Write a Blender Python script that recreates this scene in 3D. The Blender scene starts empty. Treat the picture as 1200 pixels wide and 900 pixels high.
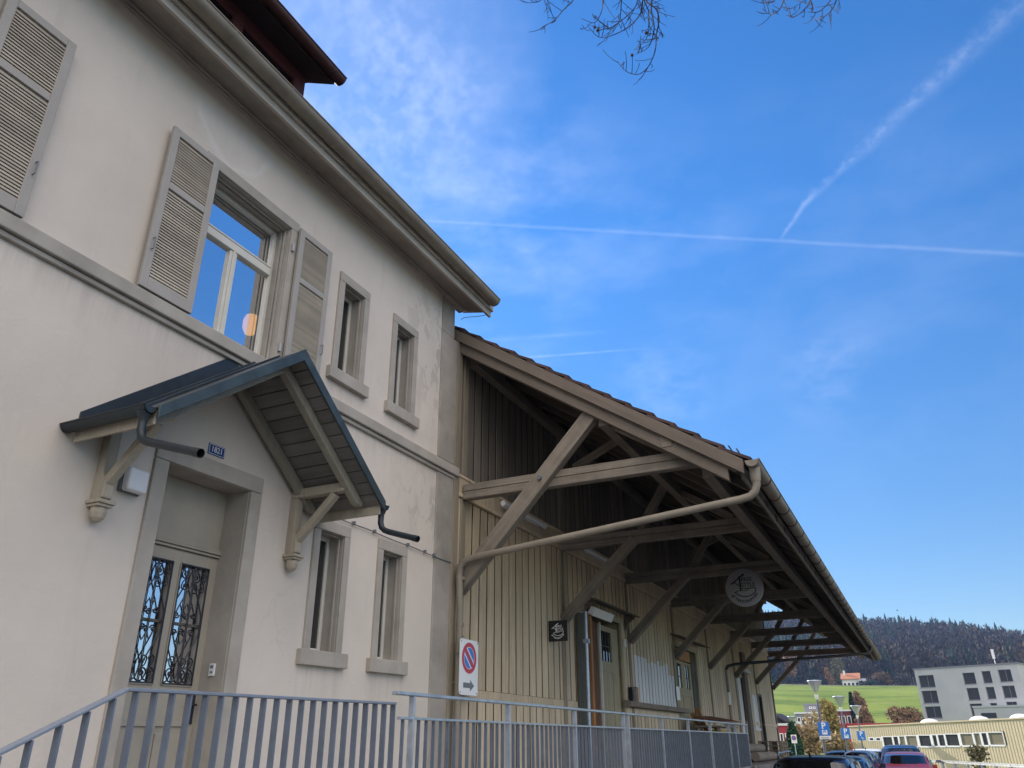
SUN_AZ_DEG, SUN_EL_DEG, SUN_STR, SKY_STR, EXPOSURE = -64, 29, 5.0, .15, .74
SKY_SAT, SKY_HUE, BACK_FILL, BACK_FILL_COL = 1.36, .507, .95, (13.0, 11.8, 10.6)
HAZE = .0002
import bpy, bmesh, math, random
from mathutils import Vector, Matrix
random.seed(7)
PI = math.pi
rad = math.radians
scene = bpy.context.scene
COL = scene.collection

# ------------------------------------------------------------------ camera frame (solved from the photograph's vanishing lines)
CAM = Vector((0.0, 0.0, 1.9))
FPX, PITCH, YAW, ROLL = 900.5, rad(24.472), rad(25.772), rad(-0.353)
_h = Vector((-math.sin(YAW), math.cos(YAW), 0)); _r = Vector((math.cos(YAW), math.sin(YAW), 0)); _u = Vector((0, 0, 1))
FW = _h * math.cos(PITCH) + _u * math.sin(PITCH); _up = -_h * math.sin(PITCH) + _u * math.cos(PITCH)
RT = _r * math.cos(ROLL) + _up * math.sin(ROLL); UP = -_r * math.sin(ROLL) + _up * math.cos(ROLL)
def ray(u, v): return RT * ((u - 600) / FPX) - UP * ((v - 450) / FPX) + FW
def at_y(u, v, y):                     # the place at distance y along the street seen at (u, v)
    d = ray(u, v); return CAM + d * (y / d.y)
def at_x(u, v, x):
    d = ray(u, v); return CAM + d * (x / d.x)

# ------------------------------------------------------------------ object helpers
def link(o, parent=None):
    COL.objects.link(o)
    if parent is not None: o.parent = parent
    return o
def tag(o, label=None, cat=None, group=None, kind=None):
    if label: o['label'] = label
    if cat: o['category'] = cat
    if group: o['group'] = group
    if kind: o['kind'] = kind
    return o
def thing(name, label, cat, loc=(0, 0, 0), rz=0.0, group=None, mat=None):
    o = bpy.data.objects.new(name, None); COL.objects.link(o)
    o.empty_display_size = 0.2
    if mat is not None: o.matrix_world = mat
    else:
        o.location = loc; o.rotation_euler = (0, 0, rz)
    return tag(o, label, cat, group)
def kids(o): return [c for c in bpy.data.objects if c.parent == o]
def copy_tree(o, parent=None):
    c = o.copy(); COL.objects.link(c); c.parent = parent
    for ch in kids(o): copy_tree(ch, c)
    return c

class MB:
    def __init__(s, off=(0, 0, 0)): s.v = []; s.f = []; s.mi = []; s.off = Vector(off)
    def add(s, vs, fs, mi=0):
        b = len(s.v)
        s.v += [Vector(p) for p in vs]; s.f += [[b + i for i in f] for f in fs]; s.mi += [mi] * len(fs)
        return s
    def poly(s, pts, mi=0): return s.add(pts, [list(range(len(pts)))], mi)
    def box(s, x0, x1, y0, y1, z0, z1, mi=0):
        x0, x1 = min(x0, x1), max(x0, x1); y0, y1 = min(y0, y1), max(y0, y1); z0, z1 = min(z0, z1), max(z0, z1)
        return s.add([(x0, y0, z0), (x1, y0, z0), (x1, y1, z0), (x0, y1, z0), (x0, y0, z1), (x1, y0, z1), (x1, y1, z1), (x0, y1, z1)],
              [(0, 3, 2, 1), (4, 5, 6, 7), (0, 1, 5, 4), (1, 2, 6, 5), (2, 3, 7, 6), (3, 0, 4, 7)], mi)
    def beam(s, p, q, w, h, up=(0, 0, 1), mi=0):
        p = Vector(p); q = Vector(q); d = (q - p).normalized(); up = Vector(up)
        a = d.cross(up)
        if a.length < 1e-4: a = d.cross(Vector((1, 0, 0)))
        a.normalize(); b = a.cross(d).normalized(); a = a * w / 2; b = b * h / 2
        return s.add([p - a - b, p + a - b, p + a + b, p - a + b, q - a - b, q + a - b, q + a + b, q - a + b],
              [(0, 1, 2, 3), (4, 7, 6, 5), (0, 4, 5, 1), (1, 5, 6, 2), (2, 6, 7, 3), (3, 7, 4, 0)], mi)
    def tube(s, path, r, n=10, cap=True, mi=0):
        path = [Vector(p) for p in path]; rs = r if isinstance(r, (list, tuple)) else [r] * len(path)
        rings = []; ref = None
        for i, p in enumerate(path):
            d = ((path[i + 1] if i + 1 < len(path) else p) - (path[i - 1] if i else p)).normalized()
            if ref is None:
                ref = Vector((0, 0, 1)) if abs(d.z) < .9 else Vector((1, 0, 0))
            a = ref - d * ref.dot(d); a.normalize(); b = d.cross(a); ref = a
            rings.append([p + (a * math.cos(2 * PI * k / n) + b * math.sin(2 * PI * k / n)) * rs[i] for k in range(n)])
        vs = [q for rg in rings for q in rg]; fs = []
        for i in range(len(rings) - 1):
            for k in range(n):
                k2 = (k + 1) % n; fs.append((i * n + k, i * n + k2, (i + 1) * n + k2, (i + 1) * n + k))
        if cap: fs.append(tuple(reversed(range(n)))); fs.append(tuple((len(rings) - 1) * n + k for k in range(n)))
        return s.add(vs, fs, mi)
    def lathe(s, prof, c=(0, 0, 0), n=20, axis='z', mi=0):
        c = Vector(c); vs = []; fs = []
        for r, h in prof:
            for k in range(n):
                a = 2 * PI * k / n; x, y = r * math.cos(a), r * math.sin(a)
                vs.append(c + (Vector((x, y, h)) if axis == 'z' else Vector((h, x, y)) if axis == 'x' else Vector((y, h, x))))
        m = len(prof)
        for i in range(m - 1):
            for k in range(n):
                k2 = (k + 1) % n; fs.append((i * n + k, i * n + k2, (i + 1) * n + k2, (i + 1) * n + k))
        fs.append(tuple(reversed(range(n)))); fs.append(tuple((m - 1) * n + k for k in range(n)))
        return s.add(vs, fs, mi)
    def prism(s, pts, d, mi=0):          # pts: ring of 3D points, extruded by vector d
        pts = [Vector(p) for p in pts]; d = Vector(d); n = len(pts)
        return s.add(pts + [p + d for p in pts], [tuple(reversed(range(n))), tuple(range(n, 2 * n))] + [(i, (i + 1) % n, n + (i + 1) % n, n + i) for i in range(n)], mi)
    def build(s, name, mats, parent=None, bevel=0.0, smooth=False, seg=2):
        me = bpy.data.meshes.new(name)
        me.from_pydata([p - s.off for p in s.v], [], s.f); me.update()
        bm = bmesh.new(); bm.from_mesh(me); bmesh.ops.recalc_face_normals(bm, faces=bm.faces); bm.to_mesh(me); bm.free()
        mats = mats if isinstance(mats, (list, tuple)) else [mats]
        for m in mats: me.materials.append(m)
        if len(mats) > 1: me.polygons.foreach_set('material_index', s.mi)
        if smooth:
            me.polygons.foreach_set('use_smooth', [True] * len(me.polygons))
            try: me.set_sharp_from_angle(angle=rad(40))
            except Exception: pass
        o = bpy.data.objects.new(name, me); link(o, parent)
        if parent is None: o.location = s.off
        if bevel:
            b = o.modifiers.new('Bevel', 'BEVEL'); b.width = bevel; b.segments = seg; b.limit_method = 'ANGLE'; b.angle_limit = rad(40)
        return o

def text_mesh(body, size, depth=0.0, align='CENTER', bold=0.0):
    cu = bpy.data.curves.new('lettering', 'FONT'); cu.body = body; cu.size = size; cu.extrude = depth
    cu.align_x = align; cu.align_y = 'CENTER'; cu.resolution_u = 3; cu.offset = bold
    o = bpy.data.objects.new('lettering', cu); COL.objects.link(o)
    bpy.context.view_layer.update()
    me = bpy.data.meshes.new_from_object(o.evaluated_get(bpy.context.evaluated_depsgraph_get()))
    vs = [v.co.copy() for v in me.vertices]; fs = [list(p.vertices) for p in me.polygons]
    bpy.data.objects.remove(o); bpy.data.curves.remove(cu); bpy.data.meshes.remove(me)
    return vs, fs
def add_text(mb, body, size, origin, ax, ay, squeeze=1.0, rot=0.0, mi=0, depth=.0015, bold=0.0):
    vs, fs = text_mesh(body, size, depth, 'CENTER', bold); ax = Vector(ax); ay = Vector(ay); az = ax.cross(ay); o = Vector(origin)
    c, s_ = math.cos(rot), math.sin(rot)
    pts = []
    for v in vs:
        x, y = v.x * squeeze, v.y; x, y = x * c - y * s_, x * s_ + y * c
        pts.append(o + ax * x + ay * y + az * v.z)
    mb.add(pts, fs, mi)

# ------------------------------------------------------------------ materials
def new_mat(name):
    m = bpy.data.materials.new(name); m.use_nodes = True
    nt = m.node_tree; b = nt.nodes['Principled BSDF']
    return m, nt, b
def N(nt, t, **kw):
    n = nt.nodes.new(t)
    for k, v in kw.items():
        if k.startswith('i_'):
            key = k[2:]; n.inputs[int(key) if key.isdigit() else key.replace('_', ' ')].default_value = v
        else: setattr(n, k, v)
    return n
def mixc(nt, fac, a, b, mode='MIX'):
    m = nt.nodes.new('ShaderNodeMix'); m.data_type = 'RGBA'; m.blend_type = mode
    for sock, val in ((0, fac), (6, a), (7, b)):
        if hasattr(val, 'type') or hasattr(val, 'is_output'): nt.links.new(val, m.inputs[sock])
        else:
            if sock and len(val) == 3: val = (*val, 1)
            m.inputs[sock].default_value = val
    return m.outputs[2]
def math_n(nt, op, a, b=None, c=None, clamp=False):
    m = nt.nodes.new('ShaderNodeMath'); m.operation = op; m.use_clamp = clamp
    for i, val in enumerate((a, b, c)):
        if val is None: continue
        if hasattr(val, 'is_output'): nt.links.new(val, m.inputs[i])
        else: m.inputs[i].default_value = val
    return m.outputs[0]
def noise(nt, vec, scale, detail=5, rough=.55, dist=0.0):
    n = N(nt, 'ShaderNodeTexNoise'); n.inputs['Scale'].default_value = scale; n.inputs['Detail'].default_value = detail
    n.inputs['Roughness'].default_value = rough; n.inputs['Distortion'].default_value = dist
    if vec is not None: nt.links.new(vec, n.inputs['Vector'])
    return n.outputs['Fac']
def ramp(nt, fac, lo, hi):
    m = N(nt, 'ShaderNodeMapRange'); m.clamp = True
    m.inputs[1].default_value = lo; m.inputs[2].default_value = hi
    nt.links.new(fac, m.inputs[0]); return m.outputs[0]
def coords(nt, scale=(1, 1, 1), kind='Object', loc=(0, 0, 0)):
    tc = N(nt, 'ShaderNodeTexCoord'); mp = N(nt, 'ShaderNodeMapping'); mp.inputs['Scale'].default_value = scale; mp.inputs['Location'].default_value = loc
    nt.links.new(tc.outputs[kind], mp.inputs[0]); return mp.outputs[0]
def bump(nt, b, h, strength=.3, dist=.01):
    n = N(nt, 'ShaderNodeBump'); n.inputs['Strength'].default_value = strength; n.inputs['Distance'].default_value = dist
    nt.links.new(h, n.inputs['Height']); nt.links.new(n.outputs[0], b.inputs['Normal'])
def sh(c, k): return tuple(min(1, x * k) for x in c)

def simple(name, c, rough=.6, var=.15, scale=6, metal=0.0, spec=.5, bmp=0.0, stretch=(1, 1, 1), island=0.0, coat=0.0, dirt=None, dirt_amt=.0, dirt_scale=1.5):
    m, nt, b = new_mat(name)
    v = coords(nt, stretch)
    f = noise(nt, v, scale)
    col = mixc(nt, ramp(nt, f, .3, .7), sh(c, 1 - var), sh(c, 1 + var))
    if dirt_amt:
        f2 = noise(nt, coords(nt, stretch, loc=(3, 5, 1)), dirt_scale, 6, .65)
        col = mixc(nt, math_n(nt, 'MULTIPLY', ramp(nt, f2, .48, .72), dirt_amt), col, dirt)
    if island:
        g = N(nt, 'ShaderNodeNewGeometry')
        col = mixc(nt, 1.0, col, mixc(nt, g.outputs['Random Per Island'], (1 - island,) * 3, (1 + island * .6,) * 3), 'MULTIPLY')
    nt.links.new(col, b.inputs['Base Color'])
    b.inputs['Roughness'].default_value = rough; b.inputs['Metallic'].default_value = metal
    b.inputs['Specular IOR Level'].default_value = spec; b.inputs['Coat Weight'].default_value = coat
    if bmp: bump(nt, b, noise(nt, v, scale * 4, 6), bmp, .006)
    return m

def wood(name, c, axis='z', var=.25, island=.18, rough=.75, dirt=(.05, .045, .04), dirt_amt=.35, bmp=.25, tilt=0.0):
    m, nt, b = new_mat(name)
    st = {'x': (.5, 9, 9), 'y': (9, .5, 9), 'z': (9, 9, .5)}[axis]
    if tilt:
        tcn = N(nt, 'ShaderNodeTexCoord'); r0_ = N(nt, 'ShaderNodeMapping'); r0_.inputs['Rotation'].default_value = (0, tilt, 0); nt.links.new(tcn.outputs['Object'], r0_.inputs[0])
        r1_ = N(nt, 'ShaderNodeMapping'); r1_.inputs['Scale'].default_value = st; nt.links.new(r0_.outputs[0], r1_.inputs[0]); v = r1_.outputs[0]
    else: v = coords(nt, st)
    f = noise(nt, v, 2.2, 8, .65, .3)
    g = N(nt, 'ShaderNodeNewGeometry')
    col = mixc(nt, ramp(nt, f, .28, .72), sh(c, 1 - var), sh(c, 1 + var))
    f2 = noise(nt, coords(nt, (1.2, 1.2, .5), loc=(2, 7, 4)), 1.3, 6, .7)
    f3 = noise(nt, v, 6, 4, .6)
    col = mixc(nt, math_n(nt, 'MULTIPLY', ramp(nt, f2, .45, .75), dirt_amt), col, dirt)
    col = mixc(nt, math_n(nt, 'MULTIPLY', ramp(nt, f3, .62, .70), .4), col, sh(c, .45))
    col = mixc(nt, 1.0, col, mixc(nt, g.outputs['Random Per Island'], (1 - island,) * 3, (1 + island * .5,) * 3), 'MULTIPLY')
    nt.links.new(col, b.inputs['Base Color']); b.inputs['Roughness'].default_value = rough; b.inputs['Specular IOR Level'].default_value = .3
    bump(nt, b, f, bmp, .004)
    return m

def glass(name, tint=(.012, .014, .016), refl=.45, rough=.02, through=0.0):
    m, nt, b = new_mat(name)
    nt.nodes.remove(b); out = nt.nodes['Material Output']
    gl = N(nt, 'ShaderNodeBsdfGlossy'); gl.inputs['Roughness'].default_value = rough; gl.inputs['Color'].default_value = (.95, .97, 1, 1)
    v = coords(nt, (1, 1, 1)); h = noise(nt, v, 1.3, 2)
    bp = N(nt, 'ShaderNodeBump'); bp.inputs['Strength'].default_value = .05; bp.inputs['Distance'].default_value = .02
    nt.links.new(h, bp.inputs['Height']); nt.links.new(bp.outputs[0], gl.inputs['Normal'])
    df = N(nt, 'ShaderNodeBsdfDiffuse'); df.inputs['Color'].default_value = (*tint, 1)
    base = df
    if through:
        tr = N(nt, 'ShaderNodeBsdfTransparent'); mx0 = N(nt, 'ShaderNodeMixShader'); mx0.inputs[0].default_value = through
        nt.links.new(df.outputs[0], mx0.inputs[1]); nt.links.new(tr.outputs[0], mx0.inputs[2]); base = mx0
    fr = N(nt, 'ShaderNodeFresnel'); fr.inputs['IOR'].default_value = 1.5
    fac = math_n(nt, 'ADD', fr.outputs[0], refl, clamp=True)
    mx = N(nt, 'ShaderNodeMixShader'); nt.links.new(fac, mx.inputs[0])
    nt.links.new(base.outputs[0], mx.inputs[1]); nt.links.new(gl.outputs[0], mx.inputs[2])
    nt.links.new(mx.outputs[0], out.inputs['Surface'])
    return m
def emit(name, c, s):
    m, nt, b = new_mat(name); b.inputs['Base Color'].default_value = (*c, 1)
    b.inputs['Emission Color'].default_value = (*c, 1); b.inputs['Emission Strength'].default_value = s
    return m

M = {}
def plaster():
    m, nt, b = new_mat('house_plaster')
    v = coords(nt, loc=(0, 3, 0))
    c = (.65, .58, .508)
    f = noise(nt, v, .55, 6, .6); col = mixc(nt, ramp(nt, f, .3, .7), sh(c, .90), sh(c, 1.06))
    f = noise(nt, coords(nt, (1, 3, .45), loc=(1, 2, 3)), 1.1, 7, .65)           # rain streaks
    col = mixc(nt, math_n(nt, 'MULTIPLY', ramp(nt, f, .55, .8), .28), col, (.40, .37, .335))
    f = noise(nt, v, 14, 4, .6); col = mixc(nt, math_n(nt, 'MULTIPLY', ramp(nt, f, .6, .8), .22), col, (.66, .63, .6))
    sp = N(nt, 'ShaderNodeSeparateXYZ'); nt.links.new(v, sp.inputs[0]); Y, Z = sp.outputs[1], sp.outputs[2]
    # weathered, peeling plaster near the corner under the eave and above the ground-floor windows
    near = math_n(nt, 'MULTIPLY', ramp(nt, Y, 8.2, 9.6), 1.0)
    f2 = noise(nt, coords(nt, (1, 1.6, 1), loc=(0, 4, 2)), 2.2, 9, .72, .4)
    lo = math_n(nt, 'SUBTRACT', 1.0, math_n(nt, 'ABSOLUTE', math_n(nt, 'MULTIPLY', math_n(nt, 'SUBTRACT', Z, 7.6), .55)), clamp=True)
    lo2 = math_n(nt, 'SUBTRACT', 1.0, math_n(nt, 'ABSOLUTE', math_n(nt, 'MULTIPLY', math_n(nt, 'SUBTRACT', Z, 4.95), 1.4)), clamp=True)
    mask = math_n(nt, 'MULTIPLY', near, math_n(nt, 'ADD', lo, lo2, clamp=True))
    peel = math_n(nt, 'MULTIPLY', ramp(nt, f2, .515, .535), mask)
    col = mixc(nt, math_n(nt, 'MULTIPLY', peel, .6), col, (.36, .32, .275))
    edge = math_n(nt, 'MULTIPLY', math_n(nt, 'SUBTRACT', ramp(nt, f2, .50, .53), ramp(nt, f2, .53, .545)), mask)
    col = mixc(nt, math_n(nt, 'MULTIPLY', edge, .45), col, (.72, .70, .68))
    # pale curved plaster repair above the left shutter
    dy = math_n(nt, 'SUBTRACT', Y, 4.95); dz = math_n(nt, 'SUBTRACT', Z, 8.75)
    w = math_n(nt, 'MULTIPLY', math_n(nt, 'SUBTRACT', noise(nt, v, 5, 4), .5), .16)
    d = math_n(nt, 'ADD', math_n(nt, 'SQRT', math_n(nt, 'ADD', math_n(nt, 'MULTIPLY', dy, dy), math_n(nt, 'MULTIPLY', math_n(nt, 'MULTIPLY', dz, dz), .55))), w)
    ring = math_n(nt, 'SUBTRACT', 1.0, math_n(nt, 'MULTIPLY', math_n(nt, 'ABSOLUTE', math_n(nt, 'SUBTRACT', d, .62)), 16), clamp=True)
    ring = math_n(nt, 'MULTIPLY', ring, math_n(nt, 'MULTIPLY', math_n(nt, 'SUBTRACT', 1.0, ramp(nt, dz, -.45, -.2)), 1.0))
    inner = math_n(nt, 'MULTIPLY', ramp(nt, math_n(nt, 'MULTIPLY', d, -1.0), -.62, -.5), .18)
    col = mixc(nt, math_n(nt, 'MULTIPLY', ring, .4), col, (.72, .70, .69))
    col = mixc(nt, inner, col, (.66, .65, .64))
    # run-off stains under the sills and the string course
    st_n = ramp(nt, noise(nt, coords(nt, (1, 9, .5), loc=(4, 1, 2)), 1.6, 6, .65), .42, .70)
    tot_ = None
    for yc, zs_, hw_, ln in ((7.37, 2.60, .44, .8), (8.66, 2.60, .44, .8), (7.37, 6.06, .44, .45), (8.66, 6.06, .44, .45), (5.4, 5.60, 6.5, .5)):
        my = math_n(nt, 'SUBTRACT', 1.0, ramp(nt, math_n(nt, 'ABSOLUTE', math_n(nt, 'SUBTRACT', Y, yc)), hw_ - .10, hw_), clamp=True)
        mz = math_n(nt, 'MULTIPLY', ramp(nt, Z, zs_ - ln, zs_), math_n(nt, 'SUBTRACT', 1.0, ramp(nt, Z, zs_, zs_ + .01)))
        k_ = math_n(nt, 'MULTIPLY', my, math_n(nt, 'POWER', mz, 1.4)); tot_ = k_ if tot_ is None else math_n(nt, 'MAXIMUM', tot_, k_)
    col = mixc(nt, math_n(nt, 'MULTIPLY', math_n(nt, 'MULTIPLY', tot_, st_n), .30), col, (.27, .245, .215))
    # hairline cracks
    vo = N(nt, 'ShaderNodeTexVoronoi'); vo.feature = 'DISTANCE_TO_EDGE'; vo.inputs['Scale'].default_value = .55
    wv = N(nt, 'ShaderNodeVectorMath', operation='ADD'); nt.links.new(v, wv.inputs[0]); nz3 = N(nt, 'ShaderNodeTexNoise'); nz3.inputs['Scale'].default_value = 1.7; nz3.inputs['Detail'].default_value = 6; nt.links.new(v, nz3.inputs['Vector']); nt.links.new(nz3.outputs['Color'], wv.inputs[1]); nt.links.new(wv.outputs[0], vo.inputs['Vector'])
    crk = math_n(nt, 'MULTIPLY', math_n(nt, 'SUBTRACT', 1.0, ramp(nt, vo.outputs['Distance'], .0, .006)), ramp(nt, noise(nt, v, .7, 2), .50, .60))
    col = mixc(nt, math_n(nt, 'MULTIPLY', crk, .16), col, (.3, .27, .24))
    nt.links.new(col, b.inputs['Base Color']); b.inputs['Roughness'].default_value = .9; b.inputs['Specular IOR Level'].default_value = .2
    trow = math_n(nt, 'MULTIPLY', noise(nt, coords(nt, (1, 1, 1.6)), 3.2, 5, .6, .8), 2.2)
    bump(nt, b, math_n(nt, 'ADD', math_n(nt, 'ADD', noise(nt, v, 55, 4), trow), math_n(nt, 'MULTIPLY', peel, -2.5)), .22, .010)
    return m
M['plaster'] = plaster()
M['trim'] = simple('sandstone_trim', (.405, .37, .325), .85, .10, 3, bmp=.15, spec=.2, dirt=(.2, .18, .15), dirt_amt=.35)
M['quoin'] = simple('sandstone_corner', (.36, .325, .285), .88, .14, 1.6, bmp=.2, spec=.2, dirt=(.16, .14, .12), dirt_amt=.5, dirt_scale=1.1)
M['shutter'] = simple('shutter_paint', (.37, .34, .305), .6, .06, 3, dirt=(.25, .23, .2), dirt_amt=.25)
M['louvre'] = simple('louvre_paint', (.45, .39, .31), .7, .10, 4, island=.18, dirt=(.2, .18, .14), dirt_amt=.3)
M['frame'] = simple('window_frame_paint', (.66, .63, .56), .5, .06, 3)
M['door'] = simple('door_paint', (.35, .315, .255), .55, .08, 2, dirt=(.2, .18, .15), dirt_amt=.25)
M['iron'] = simple('wrought_iron', (.018, .018, .03), .45, .2, 20, spec=.5)
M['glass'] = glass('window_glass', (.02, .022, .025), .84, .015, .6)
M['glass_dark'] = glass('dark_window_glass', (.015, .016, .018), .10, .02)
M['glass_sky'] = glass('door_glass', (.05, .055, .06), .74, .03)
M['room'] = simple('dark_room', (.10, .095, .09), .9)
M['canopy_sheet'] = simple('canopy_sheet_metal', (.026, .034, .042), .42, .2, 3, metal=.35, dirt=(.045, .075, .09), dirt_amt=.5, dirt_scale=2.5)
M['canopy_edge'] = simple('canopy_edge_metal', (.045, .060, .062), .45, .25, 5, metal=.3, dirt=(.085, .12, .12), dirt_amt=.5, dirt_scale=4)
M['bracket'] = wood('painted_bracket_wood', (.44, .385, .30), 'z', .12, .06, .7, (.2, .17, .13), .4, .15)
M['rafter_paint'] = wood('painted_canopy_rafter', (.34, .31, .25), 'z', .14, .1, .7, (.14, .12, .1), .4, .15)
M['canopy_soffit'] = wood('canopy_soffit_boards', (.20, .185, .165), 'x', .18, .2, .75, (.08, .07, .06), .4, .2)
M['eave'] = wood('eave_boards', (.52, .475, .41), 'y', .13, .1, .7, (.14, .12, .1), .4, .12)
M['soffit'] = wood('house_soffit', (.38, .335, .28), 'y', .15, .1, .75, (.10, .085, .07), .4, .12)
M['gutter'] = simple('painted_gutter', (.27, .235, .185), .6, .14, 3, metal=.15, dirt=(.17, .145, .11), dirt_amt=.55, dirt_scale=2.5)
M['copper'] = simple('brown_copper', (.085, .04, .034), .45, .25, 4, metal=.5, dirt=(.05, .03, .025), dirt_amt=.5)
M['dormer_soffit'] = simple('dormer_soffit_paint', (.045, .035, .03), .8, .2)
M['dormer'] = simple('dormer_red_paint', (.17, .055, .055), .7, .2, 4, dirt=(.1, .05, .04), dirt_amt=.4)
M['tile'] = simple('clay_roof_tile', (.075, .042, .040), .8, .25, 5, island=.4, bmp=.3, dirt=(.05, .045, .045), dirt_amt=.6, dirt_scale=3)
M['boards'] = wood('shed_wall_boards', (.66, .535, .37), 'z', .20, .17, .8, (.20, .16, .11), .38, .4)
M['upper_boards_shaded'] = wood('upper_wall_boards_shaded', (.25, .21, .17), 'z', .22, .2, .85, (.12, .1, .08), .5, .4)  # greyer upper wood, lowered further to deepen the shade under the roof
M['batten_gap'] = simple('dark_joint', (.03, .025, .02), .9)
M['beam'] = wood('weathered_beam', (.27, .23, .185), 'x', .34, .16, .85, (.08, .07, .06), .55, .6)
M['beam_y'] = wood('weathered_purlin', (.25, .21, .165), 'y', .22, .12, .8, (.09, .08, .07), .4, .35)
M['beam_z'] = wood('weathered_post', (.30, .255, .19), 'z', .22, .12, .8, (.09, .08, .07), .4, .35)
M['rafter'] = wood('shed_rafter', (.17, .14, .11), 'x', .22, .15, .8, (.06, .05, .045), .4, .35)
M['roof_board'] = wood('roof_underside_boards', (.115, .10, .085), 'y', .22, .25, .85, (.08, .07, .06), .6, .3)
M['verge'] = wood('verge_boards', (.19, .155, .125), 'x', .18, .08, .75, (.1, .09, .075), .45, .3, tilt=-.6)
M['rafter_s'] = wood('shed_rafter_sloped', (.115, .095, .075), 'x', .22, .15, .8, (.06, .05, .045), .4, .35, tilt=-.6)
M['shed_door'] = wood('shed_door_paint', (.40, .345, .225), 'z', .14, .1, .7, (.15, .13, .1), .4, .25)
M['dark_door'] = wood('dark_door_paint', (.11, .105, .09), 'z', .2, .1, .7)
M['orange_wood'] = wood('varnished_edge', (.45, .22, .08), 'z', .2, .1, .6)
M['red_wood'] = wood('red_brown_door', (.18, .07, .04), 'z', .2, .1, .6)
M['white_paint'] = simple('white_paint', (.78, .78, .76), .6, .05, 3, dirt=(.5, .48, .45), dirt_amt=.3)
M['white_plastic'] = simple('white_plastic', (.75, .75, .76), .35, .03, 3)
M['white_board'] = wood('white_painted_boards', (.74, .74, .73), 'z', .06, .05, .7, (.45, .42, .38), .35, .15)
M['galv'] = simple('galvanised_steel', (.44, .50, .58), .36, .15, 9, metal=.55, dirt=(.22, .23, .25), dirt_amt=.4, dirt_scale=6)
M['bar_shaded'] = simple('shaded_bar_steel', (.165, .20, .26), .42, .1, 7, metal=.2, dirt=(.08, .09, .12), dirt_amt=.3, dirt_scale=5)  # same steel as the rails, darkened to carry the bars' shaded faces
M['rail_paint'] = simple('grey_blue_rail_paint', (.25, .285, .345), .42, .08, 7, metal=.2, dirt=(.16, .17, .2), dirt_amt=.3, dirt_scale=5)
M['concrete'] = simple('concrete', (.33, .32, .30), .9, .15, 2, bmp=.3, dirt=(.18, .17, .16), dirt_amt=.5)
M['asphalt'] = simple('asphalt', (.055, .055, .058), .9, .2, 1.5, bmp=.4)
M['stone_base'] = simple('stone_plinth', (.22, .20, .18), .9, .3, 2.5, bmp=.5, dirt=(.1, .09, .08), dirt_amt=.6)
M['sign_white'] = simple('sign_white', (.78, .79, .80), .35, .02, 3)
M['sign_red'] = simple('sign_red', (.50, .03, .06), .35, .03)
M['sign_blue'] = simple('sign_blue', (.03, .18, .60), .35, .03)
M['sign_grey'] = simple('sign_grey', (.14, .16, .18), .4, .03)
M['enamel_blue'] = simple('enamel_blue', (.035, .07, .22), .25, .05)
M['black'] = simple('black_plastic', (.012, .012, .014), .4, .1)
M['round_sign'] = simple('round_sign_face', (.38, .38, .40), .4, .05, 3)
M['lamp_off'] = simple('unlit_tube', (.75, .75, .76), .3, .02)
M['bark'] = simple('dark_bark', (.05, .038, .032), .9, .3, 10, bmp=.4)
# ------------------------------------------------------------------ STATION HOUSE (front wall on the plane x = -6)
FX = -6.0
house = thing('station_house', 'two storey plastered house with louvred shutters and stone window surrounds at left', 'house', (FX, 3.0, 0))
H0 = Vector((FX, 3.0, 0))
def HB(): return MB(H0)
class _HB(MB):
    pass
HY0, HY1, HZ = -3.2, 10.10, 8.82
EYE = 1.9
# openings: (y0, y1, z0, z1, depth)
NARROW = [(7.145, 7.595, 2.77, 4.13), (8.435, 8.885, 2.77, 4.13), (7.145, 7.595, 6.23, 7.55), (8.435, 8.885, 6.23, 7.55)]
BIG = [(4.74, 6.01, 5.80, 7.72), (.93, 2.20, 5.80, 7.72)]
DOOR = (4.86, 5.94, 1.15, 4.28)
ops = [(*o, .20) for o in NARROW] + [(*o, .22) for o in BIG] + [(*DOOR, .30)]
ys = sorted(set([HY0, HY1] + [v for o in ops for v in o[:2]])); zs = sorted(set([-.4, HZ] + [v for o in ops for v in o[2:4]]))
wl = HB()
for i in range(len(ys) - 1):
    for j in range(len(zs) - 1):
        cy, cz = (ys[i] + ys[i + 1]) / 2, (zs[j] + zs[j + 1]) / 2
        if any(o[0] < cy < o[1] and o[2] < cz < o[3] for o in ops): continue
        wl.poly([(FX, ys[i], zs[j]), (FX, ys[i + 1], zs[j]), (FX, ys[i + 1], zs[j + 1]), (FX, ys[i], zs[j + 1])])
for y0, y1, z0, z1, d in ops:
    a, b = FX, FX - d - .12
    for p in ([(a, y0, z0), (b, y0, z0), (b, y0, z1), (a, y0, z1)], [(a, y1, z0), (b, y1, z0), (b, y1, z1), (a, y1, z1)],
              [(a, y0, z0), (a, y1, z0), (b, y1, z0), (b, y0, z0)], [(a, y0, z1), (a, y1, z1), (b, y1, z1), (b, y0, z1)]): wl.poly(p, 1)
XB = -15.0
wl.poly([(FX, HY0, -.4), (XB, HY0, -.4), (XB, HY0, HZ), ((FX + XB) / 2, HY0, 12.6), (FX, HY0, HZ)])
wl.poly([(FX, HY1, -.4), (XB, HY1, -.4), (XB, HY1, HZ), ((FX + XB) / 2, HY1, 12.6), (FX, HY1, HZ)])
wl.poly([(XB, HY0, -.4), (XB, HY1, -.4), (XB, HY1, HZ), (XB, HY0, HZ)])
wall_o = wl.build('wall', [M['plaster'], M['trim']], house)
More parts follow.
